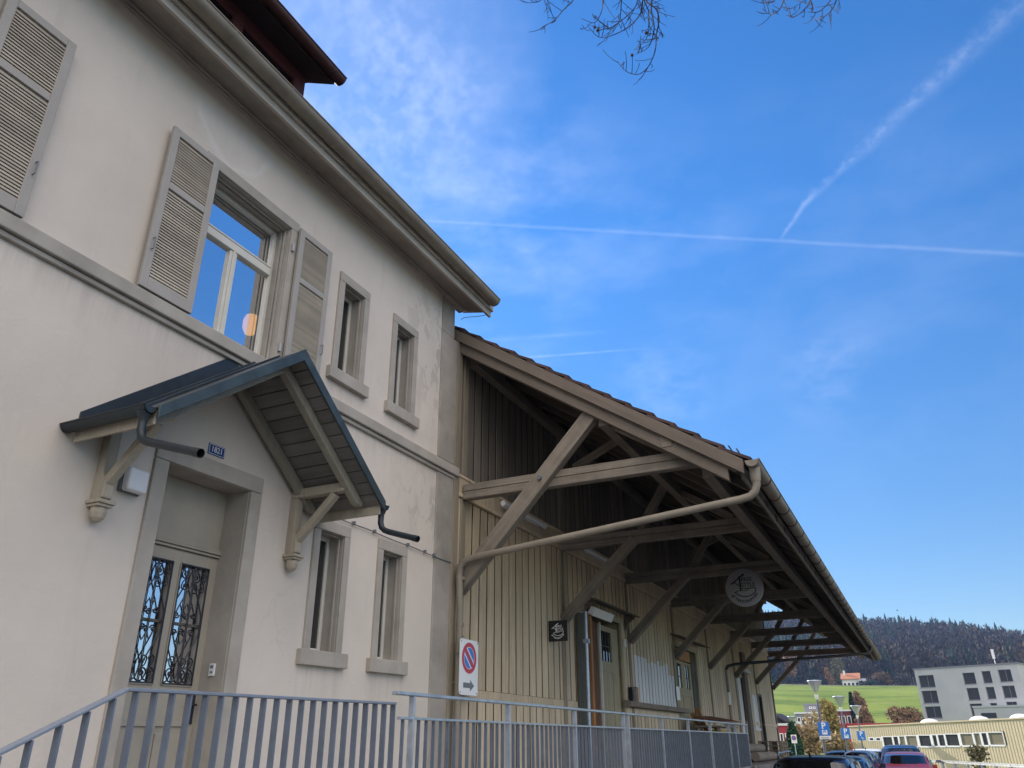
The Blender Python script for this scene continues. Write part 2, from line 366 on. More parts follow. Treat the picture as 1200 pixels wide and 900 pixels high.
# object coords of the wall are offset by H0: shift handled in the plaster by an offset mapping
# stone corner strip and string course
q = HB(); q.box(FX - .15, FX + .025, 9.72, 10.275, -.4, 5.62); q.box(FX - .15, FX + .025, 9.72, 10.275, 5.84, 8.08); q.box(FX - .15, FX + .024, 9.721, 10.115, 8.081, 8.80)
q.build('corner_stone', M['quoin'], house, bevel=.012)
sc = HB(); sc.box(FX - .05, FX + .085, HY0, 10.30, 5.655, 5.80); sc.box(FX - .05, FX + .045, HY0, 10.288, 5.60, 5.652)
sc.build('string_course', M['trim'], house, bevel=.012)

def narrow_window(y0, y1, z0, z1):
    cs = HB(); e = .030; w = .115
    cs.box(FX - .04, FX + e, y0 - w, y0 - .003, z0 - .002, z1); cs.box(FX - .04, FX + e, y1 + .003, y1 + w, z0 - .002, z1); cs.box(FX - .04, FX + e, y0 - w, y1 + w, z1 + .003, z1 + w + .02)
    # thin raised inner bead of the surround
    cs.box(FX - .08, FX - .045, y1 - .018, y1 - .002, z0, z1); cs.box(FX - .08, FX - .045, y0 + .002, y0 + .018, z0, z1); cs.box(FX - .08, FX - .045, y0 + .019, y1 - .019, z1 - .018, z1 - .002)
    win = cs.build('window', M['trim'], house, bevel=.006)
    s = HB(); s.box(FX - .2, FX + .075, y0 - w - .075, y1 + w + .075, z0 - .168, z0 - .004); s.build('sill', M['trim'], win, bevel=.008).matrix_parent_inverse.identity()
    x = FX - .20; f = HB(); t = .05
    f.box(x, x - .05, y0, y0 + t, z0, z1); f.box(x, x - .05, y1 - t, y1, z0, z1); f.box(x, x - .05, y0 + t, y1 - t, z1 - t, z1); f.box(x, x - .05, y0 + t, y1 - t, z0, z0 + t)
    f.build('frame', M['frame'], win, bevel=.004)
    p = HB(); p.box(x - .022, x - .028, y0 + t, y1 - t, z0 + t, z1 - t); p.build('pane', M['glass_dark'], win)
    return win
for o in NARROW: narrow_window(*o)

def shutter(y0, y1, tilt=0.0):
    z0, z1 = 5.815, 7.775; xa, xb = FX + .055, FX + .095; t = .085
    f = HB()
    f.box(xa, xb, y0, y0 + t, z0, z1); f.box(xa, xb, y1 - t, y1, z0, z1)
    zm = z1 - .68
    for a, b in ((z1 - .085, z1), (zm - .08, zm), (z0, z0 + .13)): f.box(xa, xb - .001, y0 + t, y1 - t, a, b)
    sh_ = f.build('shutter', M['shutter'], house, bevel=.005)
    l = HB()
    for a, b in ((zm + .005, z1 - .09), (z0 + .135, zm - .085)):
        n = int((b - a) / .033)
        for k in range(n):
            z = a + (k + .5) * (b - a) / n
            l.add([(xb - .006, y0 + t, z - .034), (xb - .006, y1 - t, z - .034), (xa + .004, y1 - t, z + .030), (xa + .004, y0 + t, z + .030),
                   (xb - .006, y0 + t, z - .027), (xb - .006, y1 - t, z - .027), (xa + .004, y1 - t, z + .037), (xa + .004, y0 + t, z + .037)],
                  [(0, 1, 2, 3), (4, 7, 6, 5), (0, 4, 5, 1), (2, 6, 7, 3), (0, 3, 7, 4), (1, 5, 6, 2)])
        l.box(xa + .001, xa + .003, y0 + t, y1 - t, a, b)
    l.build('louvres', M['louvre'], sh_)
    c = HB(); yh = y0 + t * .45 if tilt < 0 else y1 - t * .45
    c.tube([(xb, yh, z0 + .42), (xb + .035, yh, z0 + .42), (xb + .035, yh, z0 + .55), (xb, yh, z0 + .55)], .006, 6)
    c.build('catch', M['sign_grey'], sh_)
def big_window(y0, y1, z0, z1, first):
    w = .14; e = .032; cs = HB()
    cs.box(FX - .05, FX + e, y0 - w, y0 - .003, z0 + .002, z1); cs.box(FX - .05, FX + e, y1 + .003, y1 + w, z0 + .002, z1); cs.box(FX - .05, FX + e, y0 - w, y1 + w, z1 + .003, z1 + w)
    for k in (0, 1):
        d = .055 + k * .05
        cs.box(FX - d - .03, FX - d, y1 - .02, y1 - .002, z0, z1); cs.box(FX - d - .03, FX - d, y0 + .002, y0 + .02, z0, z1); cs.box(FX - d - .03, FX - d, y0 + .022, y1 - .022, z1 - .02, z1 - .002)
    win = cs.build('window', M['trim'], house, bevel=.006)
    x = FX - .20; t = .055; f = HB(); zt = 7.10; ym = (y0 + y1) / 2
    f.box(x, x - .06, y0, y0 + t, z0, z1); f.box(x, x - .06, y1 - t, y1, z0, z1); f.box(x, x - .06, y0 + t, y1 - t, z1 - t, z1); f.box(x, x - .06, y0 + t, y1 - t, z0, z0 + t + .02)
    f.box(x + .022, x - .06, y0 + t, y1 - t, zt - .05, zt + .05); f.box(x + .03, x + .001, y0 + t, y1 - t, zt + .052, zt + .075)
    f.box(x + .006, x - .06, ym - .055, ym + .055, z0 + t + .02, zt - .05); f.box(x + .02, x + .007, ym - .018, ym + .018, z0 + t + .02, zt - .05)
    f.build('frame', M['frame'], win, bevel=.005)
    p = HB()
    p.poly([(x - .03, y0 + t, zt + .05), (x - .03, y1 - t, zt + .05), (x - .03, y1 - t, z1 - t), (x - .03, y0 + t, z1 - t)])
    p.build('pane', M['glass'], win)
    p = HB(); p.poly([(x - .03, y0 + t, z0 + t + .02), (x - .03, ym - .055, z0 + t + .02), (x - .03, ym - .055, zt - .05), (x - .03, y0 + t, zt - .05)]); p.build('pane', M['glass'], win)
    p = HB(); p.poly([(x - .03, ym + .055, z0 + t + .02), (x - .03, y1 - t, z0 + t + .02), (x - .03, y1 - t, zt - .05), (x - .03, ym + .055, zt - .05)]); p.build('pane', M['glass'], win)
    if first:
        for z in (6.05, 7.45): h = HB(); h.tube([(FX + .045, y1 + .045, z - .05), (FX + .045, y1 + .045, z + .05)], .022, 8); h.build('hinge', M['round_sign'], win)
for i, o in enumerate(BIG): big_window(*o, i == 0)
shutter(4.09, 4.73, -1); shutter(6.11, 6.74, 1); shutter(.28, .92, -1); shutter(2.30, 2.94, 1)
# dark rooms behind the two large windows
for y0, y1 in ((4.2, 6.9), (.4, 2.7)):
    r = HB(); x0, x1, z0, z1 = FX - .45, FX - 3.6, 5.5, 8.3
    for p in ([(x1, y0, z0), (x1, y1, z0), (x1, y1, z1), (x1, y0, z1)], [(x0, y0, z0), (x1, y0, z0), (x1, y0, z1), (x0, y0, z1)], [(x0, y1, z0), (x1, y1, z0), (x1, y1, z1), (x0, y1, z1)],
              [(x0, y0, z0), (x0, y1, z0), (x1, y1, z0), (x1, y0, z0)], [(x0, y0, z1), (x0, y1, z1), (x1, y1, z1), (x1, y0, z1)]): r.poly(p)
    r.build('room_interior', M['room'], house)

# front door in its stone surround
d0, d1, dz0, dz1 = DOOR; cs = HB(); w = .165
cs.box(FX - .05, FX + .035, d0 - w, d0 - .003, -.2, dz1); cs.box(FX - .05, FX + .035, d1 + .003, d1 + w, -.2, dz1); cs.box(FX - .05, FX + .035, d0 - w, d1 + w, dz1 + .003, dz1 + .175)
cs.build('door_surround', M['trim'], house, bevel=.01)
XD = FX - .30
b = HB(); ZL = 3.58
# transom panel and moulding
b.box(XD - .05, XD - .005, d0 + .002, d1 - .002, ZL + .10, dz1 - .002)
for k, (za, zb, e) in enumerate(((ZL + .005, ZL + .03, .03), (ZL + .033, ZL + .055, .05), (ZL + .058, ZL + .078, .035), (ZL + .081, ZL + .10, .015))): b.box(XD - .02, XD + e, d0 + .001, d1 - .001, za, zb)
door = b.build('door', M['door'], house, bevel=.004)
g1, g2, gz0, gz1 = (5.03, 5.375), (5.475, 5.835), 2.34, 3.46
f = HB()
f.box(XD - .05, XD, d0 + .002, g1[0], dz0, ZL); f.box(XD - .05, XD, g1[1], g2[0], dz0, ZL); f.box(XD - .05, XD, g2[1], d1 - .002, dz0, ZL)
for a, c in (g1, g2):
    f.box(XD - .05, XD, a, c, gz1, ZL); f.box(XD - .05, XD, a, c, dz0, gz0)
    f.box(XD + .001, XD + .02, a - .02, c + .02, 1.98, 2.02)
    f.box(XD + .001, XD + .016, a + .02, c - .02, 1.35, 1.92)
    for e0, e1, e2, e3 in ((a - .012, a, gz0, gz1), (c, c + .012, gz0, gz1), (a, c, gz1, gz1 + .012), (a, c, gz0 - .012, gz0)): f.box(XD + .001, XD + .014, e0, e1, e2, e3)
f.tube([(XD + .012, 5.42, 1.98), (XD + .05, 5.42, 1.98)], .03, 10); f.box(XD + .001, XD + .012, 5.41, 5.43, 1.3, 1.97)
f.build('door_leaf', M['door'], door, bevel=.003)
for a, c in (g1, g2):
    p = HB(); p.box(XD - .035, XD - .04, a, c, gz0, gz1); p.build('pane', M['glass_sky'], door)
    gb = HB(); gb.box(XD - .03, XD - .012, a, c, 2.88, 2.905); gb.build('glazing_bar', M['dark_door'], door)
# lace curtain behind the right pane's edge
def scroll(mb, cy, cz, r, sgn, up, x, th=.008, turns=1.35, a0=0.0):
    pts = []
    n = 22
    for k in range(n + 1):
        t = k / n; a = a0 + sgn * turns * 2 * PI * t; rr = r * (1 - .78 * t)
        pts.append((x, cy + rr * math.cos(a), cz + up * rr * math.sin(a)))
    mb.tube(pts, th, 6)
for a, c in (g1, g2):
    g = HB(); x = XD + .012; m = (a + c) / 2; hw = (c - a) / 2 - .02; H = gz1 - gz0; zc = (gz0 + gz1) / 2
    def S(pts, th=.0085):
        # Catmull-Rom through (dy, dz) points
        P_ = [pts[0]] + list(pts) + [pts[-1]]; out = []
        for i in range(1, len(P_) - 2):
            for k in range(6):
                t = k / 6; p0, p1, p2, p3 = P_[i - 1:i + 3]
                out.append(tuple(.5 * (2 * p1[j] + (p2[j] - p0[j]) * t + (2 * p0[j] - 5 * p1[j] + 4 * p2[j] - p3[j]) * t * t + (3 * p1[j] - p0[j] - 3 * p2[j] + p3[j]) * t ** 3) for j in (0, 1)))
        out.append(pts[-1]); g.tube([(x, m + p[0], zc + p[1]) for p in out], th, 6)
    for dy_ in (-.008, .008): g.tube([(x, m + dy_, gz0 + .01), (x, m + dy_, gz1 - .01)], .0055, 6)
    for s in (-1, 1):
        for u in (-1, 1):
            S([(s * hw, 0), (s * hw * .95, u * .10), (s * hw * .55, u * .24), (s * .016, u * .38)], .0072)          # lozenge
            S([(s * .016, u * .38), (s * .02, u * .445), (s * hw * .30, u * .522), (s * hw * .72, u * .532), (s * hw * .98, u * .465)], .0075)
            scroll(g, m + s * hw * .68, zc + u * .462, .30 * hw, -s, u, x, .0075, 1.2, 0 if s > 0 else PI)
            S([(s * hw * .62, u * .415), (s * hw * .80, u * .392), (s * hw * .90, u * .345)], .0065)
            scroll(g, m + s * hw * .66, zc + u * .345, .24 * hw, -s, u, x, .007, 1.1, 0 if s > 0 else PI)
            scroll(g, m + s * .062, zc + u * .085, .034, s, u, x, .008, 1.2, PI if s > 0 else 0)
            S([(0, u * .08), (s * .014, u * .14), (s * .036, u * .185)], .006)
    for u in (-1, 1): g.box(x - .012, x + .012, m - .022, m + .022, zc + u * .38 - .012, zc + u * .38 + .012)
    for e0, e1, e2, e3 in ((a, a + .012, gz0, gz1), (c - .012, c, gz0, gz1), (a + .013, c - .013, gz0, gz0 + .012), (a + .013, c - .013, gz1 - .012, gz1)): g.box(x - .008, x + .006, e0, e1, e2, e3)
    g.build('grille', M['iron'], door, smooth=True)
h = HB(); yh = 5.885
h.box(XD + .001, XD + .012, yh - .025, yh + .025, 2.0, 2.28); h.tube([(XD + .01, yh, 2.17), (XD + .06, yh, 2.17), (XD + .065, yh - .12, 2.165)], .011, 8)
h.build('handle', M['iron'], door, bevel=.002)

# eave: soffit, mouldings, fascia, gutter
YE = 10.58
so = HB()
so.prism([(-6.02, HY0 - .4, 8.83), (-5.55, HY0 - .4, 8.72), (-5.55, HY0 - .4, 8.76), (-6.02, HY0 - .4, 8.87)], (0, YE - HY0 + .4 - .12, 0))
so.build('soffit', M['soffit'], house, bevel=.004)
mo = HB()
mo.box(-6.06, -5.965, HY0 - .4, YE - .2, 8.745, 8.826); mo.box(-5.962, -5.945, HY0 - .4, YE - .2, 8.775, 8.815)
mo.build('eave_moulding', M['eave'], house, bevel=.01)
fa = HB()
fa.box(-5.56, -5.515, HY0 - .4, YE, 8.63, 8.85); fa.box(-5.512, -5.47, HY0 - .4, YE + .015, 8.735, 8.90)
# barge ends
fa.prism([(-6.03, YE - .12, 8.80), (-5.56, YE - .12, 8.69), (-5.56, YE - .12, 9.15), (-6.03, YE - .12, 9.45)], (0, .03, 0))
fa.build('fascia_board', M['eave'], house, bevel=.006)
gu = HB(); cx, cz, r = -5.375, 8.86, .105
prof = [(cx + r * math.cos(a), cz + r * math.sin(a)) for a in [PI + PI * k / 12 for k in range(13)]]
ya, yb = HY0 - .4, YE - .12
ring_in = [(cx + (r - .008) * math.cos(a), cz + (r - .008) * math.sin(a)) for a in [2 * PI - PI * k / 12 for k in range(13)]]
gu.prism([(p[0], ya, p[1]) for p in prof] + [(p[0], ya, p[1]) for p in ring_in], (0, yb - ya, 0))
gu.tube([(cx + r, ya, cz + .004), (cx + r, yb, cz + .004)], .012, 8)
gu.prism([(p[0], yb - .012, p[1]) for p in prof], (0, .012, 0))
y = ya + .5
while y < yb:
    pr = [(cx + (r + .006) * math.cos(a), cz + (r + .006) * math.sin(a)) for a in [PI + PI * k / 12 for k in range(13)]]
    pi_ = [(cx + (r - .002) * math.cos(a), cz + (r - .002) * math.sin(a)) for a in [2 * PI - PI * k / 12 for k in range(13)]]
    gu.prism([(p[0], y, p[1]) for p in pr + pi_], (0, .022, 0)); y += .9
gu.build('gutter', M['gutter'], house, smooth=True)
# roof: two slopes with tile courses
def tile_slope(mb, p_eave, p_ridge, y0, y1, course=.36, th=.03, tw=.30, lift=.028):
    e = Vector(p_eave); rg = Vector(p_ridge); d = rg - e; L = d.length; d.normalize(); nrm = Vector((-d.z, 0, d.x))
    if nrm.z < 0: nrm = -nrm
    n = int(L / course + .5); c = L / n
    for i in range(n):
        a = e + d * (i * c - .02) + nrm * lift; b_ = e + d * ((i + 1) * c + .05) + nrm * .004
        if tw is None: rows = [(y0, y1)]
        else:
            m_ = max(1, int((y1 - y0) / tw)); w_ = (y1 - y0) / m_; rows = [(y0 + k * w_ + .004, y0 + (k + 1) * w_ - .004) for k in range(m_)]
        for ya_, yb_ in rows:
            j = random.uniform(-.006, .006); aa = a + nrm * j + d * random.uniform(-.012, .012)
            mb.add([(aa.x, ya_, aa.z), (aa.x, yb_, aa.z), (b_.x, yb_, b_.z), (b_.x, ya_, b_.z)] + [(q_.x + nrm.x * th, yy, q_.z + nrm.z * th) for q_, yy in ((aa, ya_), (aa, yb_), (b_, yb_), (b_, ya_))],
                   [(3, 2, 1, 0), (4, 5, 6, 7), (0, 1, 5, 4), (1, 2, 6, 5), (2, 3, 7, 6), (3, 0, 4, 7)])
ro = HB(); RX, RZ = -10.5, 12.95
ro.prism([(-5.44, HY0 - .4, 8.93), (RX, HY0 - .4, RZ), (-15.56, HY0 - .4, 8.93), (-15.5, HY0 - .4, 8.86), (RX, HY0 - .4, RZ - .10), (-5.5, HY0 - .4, 8.86)], (0, YE - HY0 + .4, 0))
tile_slope(ro, (-5.42, 0, 8.95), (RX, 0, RZ + .02), HY0 - .4, YE + .02, .36, .03, None)
tile_slope(ro, (-15.58, 0, 8.95), (RX, 0, RZ + .02), HY0 - .4, YE + .02, .36, .03, None)
ro.build('roof', M['tile'], house)
# dormer standing close behind the eave
DX = -6.45
dm = HB(); D1 = 6.36; D0 = .6
dm.box(DX - .08, DX, D0, D1, 9.3, 9.82); dm.box(DX - .08, DX, D0, D1, 10.62, 10.85)
k = D0
for ya_, yb_ in ((.6, .9), (1.75, 1.95), (2.8, 3.0), (3.85, 4.05), (4.95, 5.12), (6.14, 6.36)): dm.box(DX - .08, DX + .002, ya_, yb_, 9.821, 10.619)
dm.box(DX - 3, DX - .081, D1 - .08, D1, 9.3, 10.85)
dorm = dm.build('dormer', M['dormer'], house, bevel=.006)
p = HB(); p.box(DX - .06, DX - .05, D0 + .1, D1 - .1, 9.8, 10.64); p.build('pane', M['glass_dark'], dorm)
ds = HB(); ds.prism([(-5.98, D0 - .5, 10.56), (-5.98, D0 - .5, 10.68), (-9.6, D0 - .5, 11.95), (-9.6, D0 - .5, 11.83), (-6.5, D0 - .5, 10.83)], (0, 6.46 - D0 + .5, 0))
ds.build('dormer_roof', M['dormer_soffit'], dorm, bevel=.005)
dg = HB(); cx, cz, r = -5.905, 10.66, .095
prof = [(cx + r * math.cos(a), cz + r * math.sin(a)) for a in [PI + PI * k / 10 for k in range(11)]]
dg.prism([(p_[0], D0 - .5, p_[1]) for p_ in prof], (0, 6.52 - D0 + .5, 0)); dg.tube([(cx + r, D0 - .5, cz), (cx + r, 6.52, cz)], .012, 6)
for y in (1.2, 2.6, 4.0, 5.4, 6.3):
    dg.prism([(cx + (r + .006) * math.cos(a), y, cz + (r + .006) * math.sin(a)) for a in [PI + PI * k / 10 for k in range(11)]], (0, .02, 0))
dg.build('dormer_gutter', M['copper'], dorm, smooth=True)
# lightning wire at the eave end
lw = HB(); lw.tube([(-5.95, 10.28, 8.55), (-5.92, 10.36, 8.62), (-5.7, 10.5, 8.66), (-5.53, 10.58, 8.70)], .006, 6)
tag(lw.build('earth_wire', M['gutter']), 'thin wire bridging from the house corner to its eave board end', 'wire')

# lit lamp seen through the large window
lp = MB((-6.9, 6.45, 6.78)); lp.lathe([(.001, -.15), (.06, -.13), (.10, -.05), (.105, .05), (.075, .13), (.02, .16)], (-6.9, 6.45, 6.78), 20)
tag(lp.build('ceiling_lamp', emit('warm_lamp_glass', (1.0, .50, .16), 4.5), smooth=True), 'glowing warm lamp globe behind the large upper window', 'lamp')

# ------------------------------------------------------------------ small things on the house wall
np_ = MB((FX, 5.41, 4.565)); np_.box(FX, FX + .012, 5.30, 5.52, 4.51, 4.625)
plate = np_.build('house_number_plate', M['enamel_blue'], bevel=.004); tag(plate, 'small blue enamel house number plate reading 1821 above the door surround', 'house number')
t = MB((FX, 5.41, 4.565))
add_text(t, '1821', .085, (FX + .0135, 5.41, 4.568), (0, 1, 0), (0, 0, 1), .92)
for a, c, e, g_ in ((5.308, 5.512, 4.518, 4.522), (5.308, 5.512, 4.613, 4.617), (5.308, 5.312, 4.5225, 4.6125), (5.508, 5.512, 4.5225, 4.6125)): t.box(FX + .012, FX + .0135, a, c, e, g_)
t.build('lettering', M['sign_white'], plate)
lamp = thing('wall_lamp', 'white box shaped wall lamp beside the door under the canopy bracket', 'lamp', (FX, 4.49, 3.98))
o_ = MB((FX, 4.49, 3.98)); o_.box(FX, FX + .035, 4.38, 4.60, 3.87, 4.09); o_.build('lamp_base', M['sign_grey'], lamp, bevel=.01)
o_ = MB((FX, 4.49, 3.98)); o_.box(FX + .036, FX + .13, 4.385, 4.595, 3.875, 4.085); o_.build('lamp_shade', M['white_plastic'], lamp, bevel=.025, seg=3)
bl = MB((-6.15, 5.94, 2.49)); bl.box(-6.185, -6.115, 5.922, 5.94, 2.43, 2.545)
bell = bl.build('doorbell_plate', M['white_plastic'], bevel=.004); tag(bell, 'small white doorbell plate on the right door reveal', 'doorbell')
bl = MB((-6.15, 5.94, 2.49)); bl.box(-6.165, -6.135, 5.919, 5.9215, 2.455, 2.475); bl.box(-6.17, -6.13, 5.919, 5.9215, 2.50, 2.53); bl.build('button', M['sign_grey'], bell)
cb = MB((FX, 8.5, 4.3)); pts = []
for k in range(25):
    y = 6.95 + (10.2 - 6.95) * k / 24; pts.append((FX + .032, y, 4.345 - .02 * (y - 6.95) - .012 * math.sin(PI * ((y - 6.95) / 1.1 % 1))))
pts.append((FX + .032, 10.26, 4.24)); cb.tube(pts, .008, 6)
for y in (7.25, 7.75, 8.2, 9.0, 9.45, 9.7): cb.box(FX + .002, FX + .045, y - .012, y + .012, 4.335 - .02 * (y - 6.95), 4.375 - .02 * (y - 6.95))
tag(cb.build('wall_cable', M['sign_grey']), 'thin dark cable clipped along the wall above the ground floor windows', 'cable')

# ------------------------------------------------------------------ door canopy
CY, HWD, ZR, ZE, XF = 5.42, 1.54, 5.46, 4.27, -4.99
can = thing('door_canopy', 'small gabled canopy with blue metal roof and beige wooden brackets over the door', 'canopy', (FX, CY, 4.2))
C0 = Vector((FX, CY, 4.2))
def CB(): return MB(C0)
for s in (-1, 1):
    sl = Vector((0, s * HWD, ZE - ZR)); d = sl.normalized(); nrm = Vector((0, s * -d.z, s * d.y)) if False else Vector((0, -d.z * s, abs(d.y)))
    nrm = Vector((0, s * abs(d.z), abs(d.y)))
    rg = Vector((0, CY, ZR)); ev = rg + sl
    b_ = CB()
    b_.prism([(FX, rg.y, rg.z), (FX, ev.y, ev.z), (FX, ev.y + nrm.y * .03, ev.z + nrm.z * .03), (FX, rg.y, rg.z + .04)], (XF - FX, 0, 0))
    for k in range(1, 3):                                                 # folded seams parallel to the verge
        x = FX + (XF - FX) * k / 3
        b_.prism([(x, rg.y, rg.z + .035), (x, ev.y + nrm.y * .03, ev.z + nrm.z * .03), (x, ev.y + nrm.y * .055, ev.z + nrm.z * .055), (x, rg.y, rg.z + .065)], (.012, 0, 0))
    # upstand against the wall
    b_.prism([(FX + .002, rg.y, rg.z + .02), (FX + .002, ev.y, ev.z + .02), (FX + .002, ev.y, ev.z + .17), (FX + .002, rg.y, rg.z + .20)], (.014, 0, 0))
    # drip edge at the eave
    b_.build('metal_roof', M['canopy_sheet'], can, bevel=.004)
    v_ = CB()
    v_.prism([(XF, rg.y, rg.z + .055), (XF, ev.y + s * .03, ev.z + .03), (XF, ev.y + s * .03, ev.z - .085), (XF, rg.y, rg.z - .075)], (.025, 0, 0))
    v_.build('verge_flashing', M['canopy_edge'], can, bevel=.005)
    w_ = CB()
    for k in range(12):                                                    # soffit boards, lengthwise to the wall normal
        t0, t1 = k / 12 + .003, (k + 1) / 12 - .003
        p0, p1 = rg + sl * t0 - nrm * .006, rg + sl * t1 - nrm * .006
        w_.prism([(FX + .02, p0.y, p0.z), (FX + .02, p1.y, p1.z), (FX + .02, p1.y - nrm.y * .022, p1.z - nrm.z * .022), (FX + .02, p0.y - nrm.y * .022, p0.z - nrm.z * .022)], (XF - FX - .04, 0, 0))
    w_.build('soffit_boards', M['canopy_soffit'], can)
    for x in (FX + .06, XF - .30):
        r_ = CB(); p0 = rg - nrm * .03 + sl * .01; p1 = rg + sl * .97 - nrm * .03
        r_.prism([(x, p0.y, p0.z), (x, p1.y, p1.z), (x, p1.y - nrm.y * .05, p1.z - nrm.z * .06), (x, p1.y - s * .06 - nrm.y * .10, p1.z + .05 - nrm.z * .10), (x, p0.y - nrm.y * .10, p0.z - nrm.z * .10)], (.085, 0, 0))
        r_.build('rafter', M['rafter_paint'], can, bevel=.008)
    e_ = CB(); e_.box(FX + .03, XF - .03, ev.y - s * .005, ev.y + s * .018, ev.z - .12, ev.z + .0); e_.build('eave_board', M['bracket'], can, bevel=.005)
    # bracket
    by = CY + s * 1.22; zb = 4.36
    k_ = CB(); k_.box(FX, FX + .10, by - .055, by + .055, 3.72, zb - .002)
    k_.prism([(FX + .09, by - .05, 3.72), (FX + .15, by - .05, 3.74), (FX + .15, by - .05, 3.86), (FX + .09, by - .05, 3.98)], (0, .1, 0))
    br = k_.build('bracket', M['bracket'], can, bevel=.01)
    k_ = CB(); k_.box(FX + .001, FX + .17, by - .085, by + .085, 3.69, 3.72); k_.box(FX + .001, FX + .15, by - .07, by + .07, 3.665, 3.689)
    k_.lathe([(.062, .002), (.066, -.04), (.055, -.085), (.03, -.115), (.006, -.125)], (FX + .075, by, 3.66), 14); k_.build('pendant', M['bracket'], br, bevel=.004)
    k_ = CB(); k_.prism([(FX + .001, by - .05, zb), (FX + .72, by - .05, zb), (FX + .76, by - .05, zb + .035), (FX + .72, by - .05, zb + .055), (FX + .76, by - .05, zb + .075), (FX + .74, by - .05, zb + .105), (FX + .001, by - .05, zb + .105)], (0, .1, 0)); k_.build('arm', M['bracket'], br, bevel=.008)
    k_ = CB(); k_.beam((FX + .12, by, 3.88), (FX + .60, by, zb - .01), .08, .085, (0, 1, 0)); k_.build('strut', M['bracket'], br, bevel=.012)
    # gutter and spout
    gy, gz, r = ev.y + s * .085, ev.z + .005, .062; g_ = CB()
    pr = [(gy + r * math.cos(a), gz + r * math.sin(a)) for a in [PI + PI * k / 10 for k in range(11)]]; pi_ = [(gy + (r - .006) * math.cos(a), gz + (r - .006) * math.sin(a)) for a in [2 * PI - PI * k / 10 for k in range(11)]]
    g_.prism([(FX + .01, p_[0], p_[1]) for p_ in pr + pi_], (XF - FX - .02, 0, 0)); g_.prism([(FX + .01, p_[0], p_[1]) for p_ in pr], (.008, 0, 0)); g_.prism([(XF - .018, p_[0], p_[1]) for p_ in pr], (.008, 0, 0))
    g_.tube([(FX + .01, gy + s * r, gz), (XF - .01, gy + s * r, gz)], .009, 6)
    gt = g_.build('gutter', M['canopy_sheet'], can, smooth=True)
    x = XF - .07; p_ = CB(); SPL = .66 if s < 0 else .47
    p_.lathe([(.058, .0), (.05, -.03), (.034, -.07), (.034, -.09)], (x, gy, gz - .045), 12)
    p_.tube([(x, gy, gz - .12), (x, gy, gz - .20), (x + .02, gy, gz - .255), (x + .06, gy, gz - .29), (x + .12, gy, gz - .315), (x + SPL, gy, gz - .315 - .315 * (SPL - .12))], .033, 12, cap=False)
    p_.tube([(x + SPL - .02, gy, gz - .309 - .315 * (SPL - .12)), (x + SPL + .04, gy, gz - .328 - .315 * (SPL - .12))], [.036, .036], 12, cap=False)
    p_.build('spout', M['canopy_sheet'], gt, smooth=True)
w_ = CB(); w_.box(FX + .02, XF - .20, CY - .045, CY + .045, ZR - .16, ZR - .055); w_.build('ridge_beam', M['rafter_paint'], can, bevel=.008)
# ------------------------------------------------------------------ GOODS SHED (own frame: X out from its wall, Y along it, Z up; it runs very slightly off the house line)
AN, SL = .0091, .0104
e_ = Vector((math.sin(AN), math.cos(AN), -SL)).normalized(); n_ = e_.cross(Vector((0, 0, 1))).normalized(); w__ = n_.cross(e_)
SHM = Matrix(((n_.x, e_.x, w__.x, -6.0), (n_.y, e_.y, w__.y, 10.2), (n_.z, e_.z, w__.z, 0.0), (0, 0, 0, 1)))
def sthing(name, label, cat, loc=(0, 0, 0), group=None): return thing(name, label, cat, group=group, mat=SHM @ Matrix.Translation(loc))
def sbuild(mb, name, mats, label, cat, group=None, **kw):
    o = mb.build(name, mats, **kw); o.matrix_world = SHM @ Matrix.Translation(mb.off); return tag(o, label, cat, group)
shed = sthing('goods_shed', 'long wooden goods shed with yellowish board walls and a deep timber propped roof overhang', 'shed')
RTOP = lambda x: 8.46 - .685 * (x + .17)
Y1, YR = 28.55, 29.1
FR = [.2837 + 4.0311 * i for i in range(8)]
DOORS = [(5.60, 7.75, 4.32), (12.35, 14.75, 4.28), (20.9, 21.75, 4.02), (24.7, 25.35, 3.5)]
# wall boards with cover joints
wb = MB(); yy_ = .02
for d0, d1, dt in DOORS:
    wb.box(-.06, -.010, yy_, d0, -.4, 8.3, 1); wb.box(-.06, -.010, d0 + .0005, d1 - .0005, dt, 8.3, 1); yy_ = d1
wb.box(-.06, -.010, yy_, Y1, -.4, 8.3, 1)
wd = MB()
PITCHB = .2685
n = int((Y1 - .12) / PITCHB)
for i in range(n):
    a = .12 + i * PITCHB; c = a + PITCHB - .046
    spans = [(5.76, 8.28), (2.52, 5.36), (.3, 2.38)]
    for (z0, z1) in spans:
        segs = [(z0, z1)]
        for d0, d1, dt in DOORS:
            if c > d0 and a < d1: segs = [(max(p, dt) if True else p, q_) for p, q_ in segs if q_ > dt]
        for p, q_ in segs:
            if q_ - p < .05: continue
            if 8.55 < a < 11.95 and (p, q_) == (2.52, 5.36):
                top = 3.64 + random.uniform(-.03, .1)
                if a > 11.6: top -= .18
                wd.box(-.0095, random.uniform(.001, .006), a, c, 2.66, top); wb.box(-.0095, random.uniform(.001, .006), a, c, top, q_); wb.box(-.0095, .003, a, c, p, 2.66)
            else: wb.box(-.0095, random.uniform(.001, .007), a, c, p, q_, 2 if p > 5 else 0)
wb.build('wall', [M['boards'], M['batten_gap'], M['upper_boards_shaded']], shed, bevel=.004, seg=1)
tag(wd.build('painted_boards', M['white_board'], shed, bevel=.004, seg=1), 'white painted patch of the board wall')
